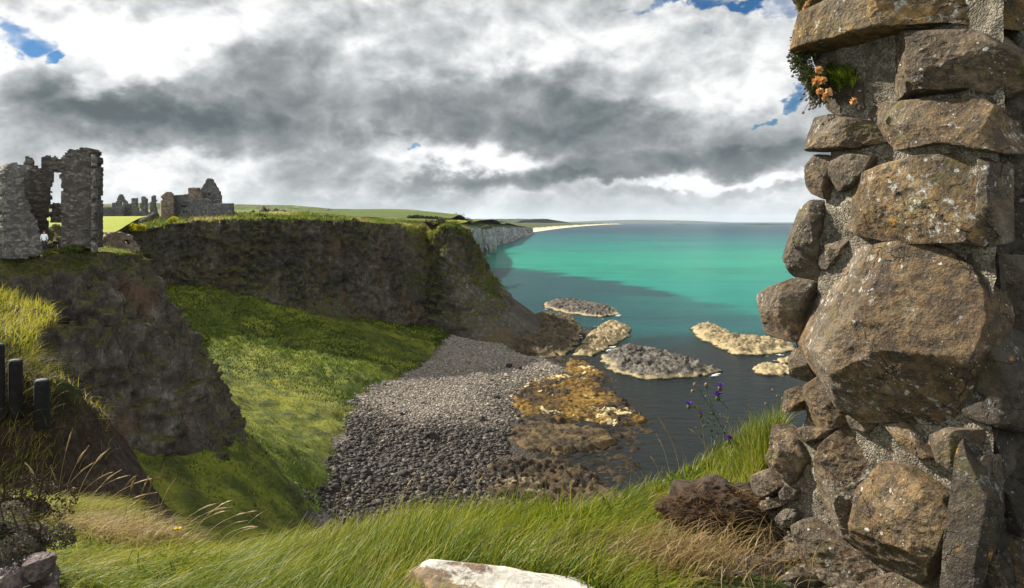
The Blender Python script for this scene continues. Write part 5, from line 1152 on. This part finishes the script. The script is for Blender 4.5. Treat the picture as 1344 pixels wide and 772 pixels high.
lo = g.m('MULTIPLY', g.mr(g.noise(lw, 9, 5, .7), .60, .66), g.mr(g.noise(g.vadd(pv, (15, 7, 1)), 2.1, 2), .63, .7)); c = g.mix(lo, c, (.42, .20, .03))
h = g.m('ADD', g.m('MULTIPLY', n1, 1.6), g.m('ADD', g.m('MULTIPLY', n2, .8), g.m('MULTIPLY', n3, .28)))
h = g.m('ADD', g.m('ADD', h, g.m('MULTIPLY', lk, .08)), g.m('MULTIPLY', ck, .5))
g.out(g.pbsdf(c, .82, g.bump(h, 1.0, .05), .3)); M_STONE = m
m, g = newmat('wall_mortar'); p = g.pos()
v1 = g.voro(p, 105, out='Color'); vd = g.voro(p, 105); n = g.noise(p, 6, 5, .6); nf = g.noise(p, 140, 3, .6)
c = g.mix(.45, g.ramp(g.sep(v1)[0], [(0, (.04, .033, .023)), (.3, (.13, .112, .080)), (.6, (.25, .22, .165)), (1, (.46, .42, .335))]), g.ramp(g.noise(p, 28, 6, .7), [(.32, (.05, .04, .028)), (.5, (.20, .172, .125)), (.7, (.42, .38, .30))]))
c = g.mix(g.mr(n, .32, .60, .7, 0), c, (.07, .058, .042)); c = g.mix(g.mr(nf, .55, .7, 0, .5), c, (.02, .018, .015))
g.out(g.pbsdf(c, .92, g.bump(g.m('ADD', g.m('MULTIPLY', vd, -.6), g.noise(p, 30, 6, .7)), .9, .02), .15)); M_MORTAR = m
wall = thing('ruined_wall', C0 - (0, -.4, 2.3), 'tall rough stone wall end with lichen spotted boulders and crumbling mortar', 'ruined wall')
# core of rubble and mortar
def core(name, prof, T, Nn, back, nv=230, nu=110, dep=-.03, seed=1, mat=None):
    """prof: (y, x of outer edge, x of corner) seen from the eye"""
    pr = np.array(prof, float); a = on_plane(pr[:, [1, 0]], T, Nn, dep); b = on_plane(pr[:, [2, 0]], T, Nn, dep)
    z = np.linspace(a[:, 1].min(), a[:, 1].max(), nv); o1 = np.argsort(a[:, 1]); o2 = np.argsort(b[:, 1])
    ua = np.interp(z, a[o1, 1], a[o1, 0]); ub = np.interp(z, b[o2, 1], b[o2, 0])
    s = np.linspace(0, 1, nu)[None]; U = ub[:, None] * (1 - s) + ua[:, None] * s
    uv = np.c_[U.ravel(), np.repeat(z, nu)]; q = np.c_[uv, uv[:, 0] * 0]
    d = dep + .06 * fbm(q, 3, 4, seed) + .03 * fbm(q, 9, 4, seed + 3) + .008 * fbm(q, 40, 3, seed + 5)
    d = d - .10 * np.tile(np.clip((np.linspace(0, 1, nu) - .9) * 10, 0, 1) ** 2, nv)
    V = frame(T, Nn, uv, d); Fr = gridfaces(nv, nu)
    # far edge and near edge run back into the wall's thickness
    Vg = V.reshape(nv, nu, 3); parts = [(V, Fr)]
    for col in ((nu - 1,) if mat is None else (0, nu - 1)):
        k = np.linspace(0, 1, 30)[None, :, None]; E = Vg[:, col][:, None] + np.asarray(back)[None, None] * k
        E = E.reshape(-1, 3); w = np.tile(np.linspace(0, 1, 30), nv)
        E = E + (Nn * 0 + T * (1 if col else -1))[None] * (.05 * fbm(E, 6, 4, seed + 9) * np.minimum(1, w * 8))[:, None]
        parts.append((E, gridfaces(nv, 30)))
    V, Fa = join(parts); return obj(name, V, Fa, mat or M_MORTAR, wall)
core('mortar', [(-48, 1085, 1318), (60, 1085, 1318), (140, 1092, 1316), (200, 1080, 1312), (290, 1066, 1310), (360, 1060, 1306), (450, 1058, 1305), (540, 1046, 1305), (590, 1026, 1302), (640, 1000, 1305), (690, 965, 1310), (740, 935, 1315), (830, 900, 1330)], T1, N1, T2 * 1.3, seed=1)
M_SHADED = rock_mat('shaded_wall_stone', [(.011, .009, .007), (.030, .025, .019), (.085, .072, .056)], 5, (.24, .23, .21), None, .03)  # darker stone: shade of the wall's side face put into the colour
def stone(poly, T, Nn, bulge=.06, back=.16, tone=.5, seed=0, facets=6, off=0.0, nt=150, nr=42, rough=1.0, sharp=12, tilt=(0, 0), name='stone', label=None, mat=None, shade_tone=0.0):
    r = np.random.default_rng(seed)
    uvp = on_plane(poly, T, Nn, off); c = uvp.mean(0)
    a2 = np.concatenate([uvp, uvp[:1]]); seg = np.linalg.norm(np.diff(a2, axis=0), axis=1); cum = np.concatenate([[0], np.cumsum(seg)])
    s = np.linspace(0, cum[-1], nt, endpoint=False); B = np.stack([np.interp(s, cum, a2[:, i]) for i in (0, 1)], 1)
    B = c + (B - c) * 1.06
    ker = np.array([1, 2, 1]) / 4.; Bp = np.concatenate([B[-1:], B, B[:1]]); B = np.stack([np.convolve(Bp[:, i], ker, 'valid') for i in (0, 1)], 1)
    size = math.sqrt(max(1e-6, .5 * abs((B[:, 0] * np.roll(B[:, 1], -1) - np.roll(B[:, 0], -1) * B[:, 1]).sum())))
    B = B + size * .025 * rough * np.stack([fbm(np.c_[B, B[:, 0] * 0], 5 / size * .8, 3, seed + k) for k in (1, 2)], 1)
    rad = np.linspace(1, 0, nr) ** .85
    uv = c + rad[:, None, None] * (B - c)[None]; R_ = np.repeat(rad, nt); uv = uv.reshape(-1, 2)
    d = bulge * (1 - R_ ** sharp) ** .5
    q = (uv - c) / size
    for k in range(facets):
        an = r.uniform(0, 2 * PI); gd = np.array([math.cos(an), math.sin(an)]); sl_ = r.uniform(.25, .85); o_ = r.uniform(.02, .34)
        d = np.minimum(d, bulge * 1.02 - sl_ * size * np.maximum(q @ gd - o_, 0))
    qq = np.c_[uv, d]
    fall = (1 - R_ ** 10)
    d = d + fall * rough * size * (.045 * fbm(qq, 2.2 / size, 4, seed + 7) + .042 * (fbm(qq * (1, 1.5, 1), 4.0 / size, 5, seed + 11, ridged=True) - .55)) + rough * .006 * fbm(qq, 28, 4, seed + 3)
    d = d + q @ np.array(tilt) * size
    front = frame(T, Nn, uv, d + off)
    # sides turn back into the wall
    kb = 9; side = []
    for j in range(1, kb + 1):
        w = j / kb; sh = 1 - .06 * w ** 2
        u2 = c + (B - c) * sh; dd = d[:nt] * (1 - w) - back * w
        pq = np.c_[u2, dd]; dd2 = dd
        u2 = u2 + (B - c) / (np.linalg.norm(B - c, axis=1)[:, None] + 1e-9) * (size * .03 * fbm(pq, 6 / size, 3, seed + 5))[:, None]
        side.append(frame(T, Nn, u2, dd2 + off))
    V = np.vstack([front] + side)
    Fa = gridfaces(nr, nt, True); order = [0] + [nr + j for j in range(kb)]
    k = np.arange(nt); fs = [Fa]
    for a_, b_ in zip(order[:-1], order[1:]):
        fs.append(np.stack([a_ * nt + k, b_ * nt + k, b_ * nt + (k + 1) % nt, a_ * nt + (k + 1) % nt], 1))
    Fa = np.concatenate(fs)
    Fa = Fa[:, ::-1] if True else Fa
    o = obj(name, V, Fa, mat or M_STONE, wall, attrs={'tone': np.full(len(V), tone), 'rnd': np.full(len(V), r.random()), 'shade_tone': np.full(len(V), shade_tone)})
    if label: o['label'] = label
    return o
ST1 = [  # outline, bulge, tone, facets, label
    ([(1060, 71), (1066, 40), (1072, 20), (1105, 6), (1128, -10), (1230, -40), (1322, -30), (1332, 10), (1326, 40), (1322, 24), (1290, 21), (1236, 31), (1165, 46), (1148, 51), (1105, 61)], .20, .95, 3, 'long ochre slab at the top of the wall'),
    ([(1128, 137), (1131, 94), (1151, 61), (1177, 45), (1197, 42), (1276, 42), (1291, 48), (1326, 73), (1331, 110), (1300, 126), (1270, 114), (1205, 124)], .12, .35, 7, 'large faceted grey-brown stone under the ochre slab'),
    ([(1140, 148), (1148, 138), (1219, 131), (1288, 132), (1302, 141), (1304, 170), (1320, 200), (1290, 198), (1240, 188), (1160, 196)], .10, .55, 6, None),
    ([(1065, 198), (1067, 155), (1091, 151), (1117, 155), (1140, 160), (1151, 171), (1157, 185), (1128, 194), (1102, 197)], .08, .45, 5, None),
    ([(1063, 217), (1074, 204), (1091, 208), (1091, 237), (1085, 261), (1068, 254), (1063, 243)], .06, .4, 4, None),
    ([(1093, 206), (1117, 200), (1145, 206), (1140, 223), (1125, 243), (1103, 251), (1093, 237)], .05, .45, 4, None),
    ([(1105, 283), (1117, 251), (1140, 228), (1177, 214), (1217, 206), (1285, 203), (1293, 217), (1290, 320), (1228, 318), (1191, 318), (1145, 311), (1114, 300)], .11, .72, 4, 'big squared ochre block above the boulder'),
    ([(1290, 209), (1308, 217), (1309, 318), (1290, 321)], .06, .25, 2, None),
    ([(1046, 297), (1051, 277), (1068, 263), (1080, 274), (1074, 314), (1070, 343), (1048, 331)], .06, .15, 4, None),
    ([(1021, 300), (1037, 301), (1047, 304), (1051, 325), (1068, 348), (1070, 362), (1063, 371), (1043, 362), (1031, 337)], .05, .3, 4, 'pointed stone jutting from the wall edge like a tooth'),
    ([(1071, 296), (1100, 300), (1108, 310), (1098, 335), (1084, 352), (1071, 352)], .01, .2, 4, None),
    ([(1000, 388), (1017, 377), (1046, 366), (1065, 372), (1056, 397), (1053, 420), (1054, 448), (1017, 441), (1008, 434), (1001, 414)], .10, .5, 6, 'square brown stone sticking out over the water'),
    ([(1050, 420), (1074, 360), (1105, 337), (1162, 324), (1208, 322), (1236, 334), (1265, 354), (1288, 385), (1295, 420), (1291, 460), (1265, 522), (1248, 540), (1231, 552), (1185, 548), (1140, 548), (1117, 528), (1103, 505), (1074, 474), (1055, 457)], .22, .52, 9, 'huge brown boulder in the middle of the wall'),
    ([(1029, 540), (1031, 514), (1063, 503), (1062, 525), (1042, 540)], .05, .65, 3, None),
    ([(1054, 542), (1063, 505), (1085, 490), (1102, 508), (1128, 540), (1105, 560), (1080, 562), (1060, 554)], .07, .55, 5, None),
    ([(1040, 470), (1047, 458), (1057, 457), (1068, 477), (1068, 494), (1063, 503), (1042, 494)], .05, .3, 4, None),
    ([(1040, 572), (1057, 560), (1100, 562), (1094, 573), (1068, 580)], .07, .45, 3, None),
    ([(1009, 610), (1022, 582), (1020, 558), (1045, 578), (1058, 603), (1039, 633), (1012, 618)], .08, .45, 6, None),
    ([(983, 626), (1009, 616), (1027, 639), (1009, 652), (989, 646)], .06, .4, 4, None),
    ([(1065, 662), (1078, 619), (1092, 580), (1115, 556), (1144, 571), (1158, 603), (1141, 643), (1131, 705), (1095, 699), (1068, 676)], .13, .5, 6, 'upright brown stone with white lichen spots, low in the wall'),
    ([(1133, 682), (1144, 636), (1164, 610), (1197, 616), (1247, 652), (1257, 672), (1250, 719), (1230, 748), (1211, 762), (1164, 747), (1144, 725), (1135, 705)], .15, .6, 5, 'big rounded tan stone at the foot of the wall'),
    ([(1026, 757), (1024, 725), (1032, 699), (1062, 682), (1078, 692), (1111, 715), (1144, 738), (1164, 750), (1131, 777), (1085, 777), (1049, 764)], .13, .42, 7, 'blue-grey and ochre stone at the very base'),
    ([(950, 750), (983, 742), (1022, 744), (1029, 760), (1050, 790), (1000, 800), (960, 785)], .10, .5, 4, None),
    ([(1167, 557), (1190, 555), (1212, 580), (1230, 600), (1220, 603), (1190, 587)], .05, .6, 3, None),
    ([(1214, 575), (1245, 562), (1290, 566), (1278, 600), (1262, 622), (1235, 605)], .06, .25, 4, None),
    ([(1255, 640), (1275, 610), (1292, 600), (1296, 650), (1285, 700), (1262, 700)], .02, .1, 4, None),
    ([(1060, 765), (1110, 775), (1170, 752), (1230, 752), (1280, 720), (1310, 790), (1230, 830), (1080, 830)], .08, .5, 4, None),
    ([(1062, 72), (1100, 64), (1150, 52), (1140, 80), (1128, 100), (1126, 140), (1090, 152), (1076, 140), (1074, 100)], -.02, .15, 4, None),
    ([(1056, 22), (1075, 18), (1110, 3), (1128, -14), (1100, -50), (1060, -50), (1045, -8), (1048, 4)], .08, .15, 4, None),
    ([(1028, 645), (1036, 636), (1045, 645), (1040, 658), (1030, 655)], .05, .1, 4, None), ([(1022, 680), (1032, 668), (1046, 674), (1046, 690), (1030, 694)], .05, .05, 5, None),
    ([(945, 722), (950, 706), (966, 704), (970, 722), (960, 732)], .06, .4, 4, None), ([(970, 684), (976, 670), (992, 668), (996, 684), (984, 690)], .05, .35, 4, None),
    ([(970, 712), (974, 696), (992, 694), (998, 708), (986, 718)], .05, .3, 4, None), ([(1000, 704), (1006, 690), (1020, 692), (1022, 712), (1008, 714)], .05, .1, 4, None),
    ([(994, 668), (1006, 656), (1026, 652), (1028, 662), (1008, 672)], .05, .35, 3, None), ([(918, 748), (928, 736), (945, 742), (942, 758), (925, 760)], .05, .4, 4, None),
    ([(1112, 545), (1130, 545), (1150, 556), (1140, 568), (1118, 560)], .03, .35, 3, None)]
for k, (poly, bu, to, fa, lab) in enumerate(ST1):
    big = np.ptp(np.array(poly)[:, 0]) > 90
    stone(poly, T1, N1, bu, .20 if big else .12, to, 700 + k, fa, nt=260 if big else 110, nr=80 if big else 30, label=lab, rough=.62 if k in (0, 6, 12, 20) else .75)
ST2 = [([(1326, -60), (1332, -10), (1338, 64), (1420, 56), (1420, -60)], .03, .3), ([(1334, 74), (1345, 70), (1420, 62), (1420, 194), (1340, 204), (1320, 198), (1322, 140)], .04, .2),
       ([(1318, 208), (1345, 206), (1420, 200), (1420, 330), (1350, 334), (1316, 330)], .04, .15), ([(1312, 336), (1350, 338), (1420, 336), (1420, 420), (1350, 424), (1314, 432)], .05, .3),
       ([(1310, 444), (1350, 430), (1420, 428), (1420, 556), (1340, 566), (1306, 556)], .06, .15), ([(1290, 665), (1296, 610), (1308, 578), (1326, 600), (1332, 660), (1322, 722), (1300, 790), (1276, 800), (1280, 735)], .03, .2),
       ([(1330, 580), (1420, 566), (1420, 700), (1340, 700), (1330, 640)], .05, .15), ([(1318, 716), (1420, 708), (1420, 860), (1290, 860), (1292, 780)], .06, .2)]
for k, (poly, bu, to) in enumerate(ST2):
    stone(poly, T2, N2, bu, .15, to, 900 + k, 6, off=.02, nt=180, nr=50, rough=.75, shade_tone=.5)  # side-face stones carry their shade in the colour
core('mortar', [(-48, 1700, 1308), (830, 1700, 1308)], T2, N2, N2 * -.4, dep=-.04, seed=6, mat=M_SHADED)
# broken top of the wall
ztop = CZ + (HY + 48) / F * 3.3
ku, kw = np.meshgrid(np.linspace(-.05, 1.25, 90), np.linspace(-.06, 3.9, 200))
tc = C0 + ku.ravel()[:, None] * T1 + kw.ravel()[:, None] * T2; tc[:, 2] = ztop + .22 * ku.ravel() - .03 * kw.ravel() + .07 * fbm(tc, 3.5, 4, 3) + .04 * fbm(tc, 11, 3, 8)
obj('wall_top', tc, gridfaces(200, 90), M_MORTAR, wall)
for k, (u_, w_, s_) in enumerate([(.25, .2, .2), (.75, .15, .16), (.15, .75, .22), (.3, 1.4, .24), (.8, .8, .2), (.2, 2.1, .2)]):
    V, f = boulder(C0 * (1, 1, 0) + u_ * T1 + w_ * T2 + (0, 0, ztop + .22 * u_ + .03), (s_ * 1.2, s_, s_ * .6), 1400 + k, 4, .35, 9)
    obj('stone', V, f, M_STONE, wall, attrs={'tone': np.full(len(V), .2 + .1 * k), 'rnd': np.full(len(V), .13 * k), 'shade_tone': np.zeros(len(V))})
# rubble and mortar spilling from the wall's foot
ax, ay = np.meshgrid(np.linspace(0, 1, 150), np.linspace(3.0, 5.05, 230))
x0 = wallx(ay) - .02; x1 = C0[0] + T1[0] / T1[1] * (ay - C0[1]) + .10
rx_ = x0 + (x1 - x0) * ax; q = np.c_[rx_.ravel(), ay.ravel()]
def rubble_z(q):
    a0 = wallx(q[:, 1]); a1 = C0[0] + T1[0] / T1[1] * (q[:, 1] - C0[1]); k = np.clip((q[:, 0] - a0) / np.maximum(a1 - a0, .05), 0, 1.3)
    return bank_z(q) - .03 + .07 * k ** 1.2
rz = rubble_z(q); q3_ = np.c_[q, rz]
rz = rz + .07 * fbm(q3_, 4, 4, 3) + .03 * fbm(q3_, 14, 4, 5) + .03 * (fbm(q3_, 7, 4, 9, ridged=True) - .5)
m, g = newmat('wall_rubble'); p = g.pos(); n = g.noise(p, 7, 6, .7); nf = g.noise(p, 60, 5, .7); vc = g.sep(g.voro(p, 34, out='Color'))[0]
c = g.mix(.5, g.ramp(vc, [(0, (.035, .026, .018)), (.5, (.11, .088, .062)), (1, (.30, .265, .20))]), g.ramp(n, [(.35, (.05, .036, .024)), (.55, (.14, .112, .075)), (.75, (.33, .29, .22))]))
c = g.mix(g.mr(nf, .5, .72, 0, .6), c, (.03, .023, .016)); g.out(g.pbsdf(c, .92, g.bump(g.m('ADD', nf, n), 1.0, .025), .15)); M_RUBBLE = m
obj('rubble', np.c_[q, rz], gridfaces(230, 150), M_RUBBLE, wall)
def on_rubble(x, y):
    d = 4.4; rr_ = np.array([(x - CX) / F, 1, -(y - HY) / F])
    for _ in range(14):
        zg = float(rubble_z(np.array([[rr_[0] * d, d]]))[0]); d = .5 * d + .5 * np.clip((zg - CZ) / rr_[2], 3, 7)
    return P(x, y, d)
for k, (x, y, s_) in enumerate([(957, 722, .055), (985, 706, .05), (985, 678, .055), (1013, 702, .06), (1036, 648, .05), (1036, 684, .06), (1002, 752, .11), (940, 748, .05), (1050, 724, .07), (1010, 660, .05), (968, 760, .07), (1046, 762, .09), (1008, 724, .04), (1025, 735, .05), (975, 735, .04), (1030, 665, .04), (1062, 690, .05), (995, 640, .07), (1022, 628, .06)]):
    V, f = boulder(on_rubble(x, y), (s_ * 1.35, s_ * 1.1, s_ * .85), 1200 + k, 4, .35, 9)
    obj('stone', V, f, M_STONE, wall, attrs={'tone': np.full(len(V), .1 + .5 * ((k * 37) % 10) / 10), 'rnd': np.full(len(V), ((k * 53) % 17) / 17), 'shade_tone': np.full(len(V), .25 * (k % 3 == 0))})
# loose stones and grit at the foot of the wall
r = np.random.default_rng(4)
for k in range(46):
    x, y = r.uniform(905, 1050), r.uniform(650, 772)
    if x < 935 and y < 715 or (x < 990 and y < 700): continue
    b = on_rubble(x, y) if x > 940 else on_bank(x, y); s_ = r.uniform(.012, .035)
    V, f = boulder(b + (0, 0, s_ * .3), (s_ * 1.3, s_, s_ * .8), 1000 + k, 3, .3, 8)
    o = obj('stone', V, f, M_STONE, attrs={'tone': np.full(len(V), r.random() * .7), 'rnd': np.full(len(V), r.random())}); tag(o, 'small loose stone on the bare ground at the wall foot', 'stone', 'loose stones at the wall foot')
V, f = boulder(on_bank(932, 725) + (0, 0, .012), (.042, .03, .02), 5, 3, .2, 8); o = obj('stone', V, f, plain_mat('white_quartz', (.6, .58, .55), (.8, .78, .75), 12)); tag(o, 'small white pebble on bare ground below the peat clump', 'stone')
# plants on the wall
def wpt(x, y, dep=.05):
    uv = on_plane([(x, y)], T1, N1, dep); return frame(T1, N1, uv, np.array([dep]))[0]
M_SUCC = leaf_mat('stonecrop_leaf', [(0, (.02, .028, .010)), (.4, (.055, .065, .018)), (.75, (.10, .095, .03)), (1, (.13, .06, .035))], .2)
M_THRIFT = leaf_mat('faded_thrift_petal', [(0, (.50, .22, .06)), (.5, (.62, .34, .14)), (1, (.72, .50, .26))], .35)
def wall_clump(pts, N, leaf, seed, mat, parent, tone=.45, rad=.05):
    r = np.random.default_rng(seed); c = np.array([wpt(*p_[:2], p_[2]) for p_ in pts]); k = r.integers(0, len(c), N)
    d = r.normal(size=(N, 3)); d /= np.linalg.norm(d, axis=1)[:, None]; q = c[k] + d * rad * r.uniform(.3, 1.1, N)[:, None]
    e1 = d + .7 * r.normal(size=(N, 3)); e1 /= np.linalg.norm(e1, axis=1)[:, None]; e2 = np.cross(e1, r.normal(size=(N, 3))); e2 /= np.linalg.norm(e2, axis=1)[:, None]
    s = (leaf * r.uniform(.6, 1.4, N))[:, None]; V = np.stack([q, q + e1 * s + e2 * s * .4, q + e1 * s * 1.9, q + e1 * s - e2 * s * .4], 1).reshape(-1, 3)
    return obj('foliage', V, np.arange(4 * N).reshape(N, 4), mat, parent, attrs={'tint': np.repeat(np.clip(tone + .2 * r.normal(size=N), 0, 1), 4)})
def wflower(x, y, s, seed, parent, dep=.12):
    r = np.random.default_rng(seed); n = 36; c = wpt(x, y, dep); d = r.normal(size=(n, 3)); d /= np.linalg.norm(d, axis=1)[:, None]; e = np.cross(d, r.normal(size=(n, 3))) * .35
    V = np.stack([c - e * s * .3, c + e * s * .3, c + d * s + e * s, c + d * s - e * s], 1).reshape(-1, 3); obj('flower', V, np.arange(4 * n).reshape(n, 4), M_THRIFT, parent, attrs={'tint': np.repeat(r.random(n), 4)})
pa = thing('wall_plant', wpt(1062, 130), 'cushion of stonecrop with faded orange flowers bulging from the wall edge', 'plant')
wall_clump([(1060, 42, .06), (1053, 48, .05), (1050, 60, .05), (1047, 72, .05), (1050, 84, .06), (1056, 92, .06), (1062, 100, .07), (1068, 108, .07), (1072, 118, .07), (1075, 128, .05), (1060, 70, .06), (1080, 104, .05), (1086, 92, .03)], 5200, .011, 2, M_SUCC, pa, .4, .048)
for k, (x, y, s_) in enumerate([(1075, 92, .022), (1072, 106, .028), (1080, 106, .024), (1076, 120, .02), (1086, 122, .024), (1083, 128, .018), (1046, 66, .014), (1068, 28, .02), (1120, 133, .02), (1068, 20, .016)]): wflower(x, y, s_, k, pa)
pb = thing('wall_plant', wpt(1112, 110), 'bright green feathery tuft in the hollow under the ochre slab', 'plant')
r = np.random.default_rng(6); n = 700; b = np.array([wpt(x, y, .03) for x, y in np.c_[r.normal(1106, 9, 60), r.normal(108, 7, 60)]])[r.integers(0, 60, n)]
V, f, t = blades(b, r.uniform(.04, .10, n), .004, np.array([-.4, -.3]) + .8 * r.normal(size=(n, 2)), r.uniform(.3, .9, n), np.clip(.25 + .12 * r.normal(size=n), 0, 1), 4, seed=2); obj('foliage', V, f, M_GRASS, pb, attrs={'tint': t})
pc_ = thing('wall_plant', wpt(1068, 150), 'spray of dry round seed heads hanging over the sky at the wall edge', 'plant')
M_SEED = plain_mat('dry_seed_head', (.10, .07, .06), (.30, .24, .20), 50)
for k, (x, y) in enumerate([(1055, 123), (1058, 131), (1062, 128), (1066, 134), (1054, 148), (1062, 143), (1070, 140), (1051, 130), (1035, 80), (1040, 100), (1067, 142), (1073, 134)]):
    V, f = tube(np.array([wpt(1073, 118, .06), wpt((x + 1073) / 2, (y + 116) / 2, .09), wpt(x, y, .1)]), .0013, 4); sm = obj('stem', V, f, M_TWIG, pc_)
    V, f = boulder(wpt(x, y, .1), (.009, .009, .009), k, 2, .6, 0); obj('seed_head', V, f, M_SEED, sm)
pd = thing('wall_plant', wpt(1055, 5), 'dark reddish trailing plant on the topmost stone', 'plant')
wall_clump([(1050, -4, .12), (1056, 6, .12), (1062, 14, .12), (1074, 14, .12), (1085, 8, .11), (1098, 2, .10), (1070, 4, .12)], 2600, .010, 7, M_SUCC, pd, .7, .045)
for k, (x, y) in enumerate([(1062, 2), (1066, 17), (1058, 10)]): wflower(x, y, .018, 30 + k, pd, .16)

# ------------------------------------------------------------------ air
hz, g = newmat('sea_air')
g.node('ShaderNodeOutputMaterial', {'Volume': g.node('ShaderNodeVolumePrincipled', {'Color': (.80, .90, 1.0, 1), 'Density': HAZE, 'Anisotropy': .2}).outputs[0]})
B_ = 45000; v = np.array([(x, y, z) for z in (-25, 420) for x, y in ((-B_, -B_), (B_, -B_), (B_, B_), (-B_, B_))], float)
if HAZE > 0:
    o = obj('haze', v, np.array([[0, 3, 2, 1], [4, 5, 6, 7], [0, 1, 5, 4], [1, 2, 6, 5], [2, 3, 7, 6], [3, 0, 4, 7]]), hz, loc=(0, 0, 0), smooth=False); kind(o, 'stuff')
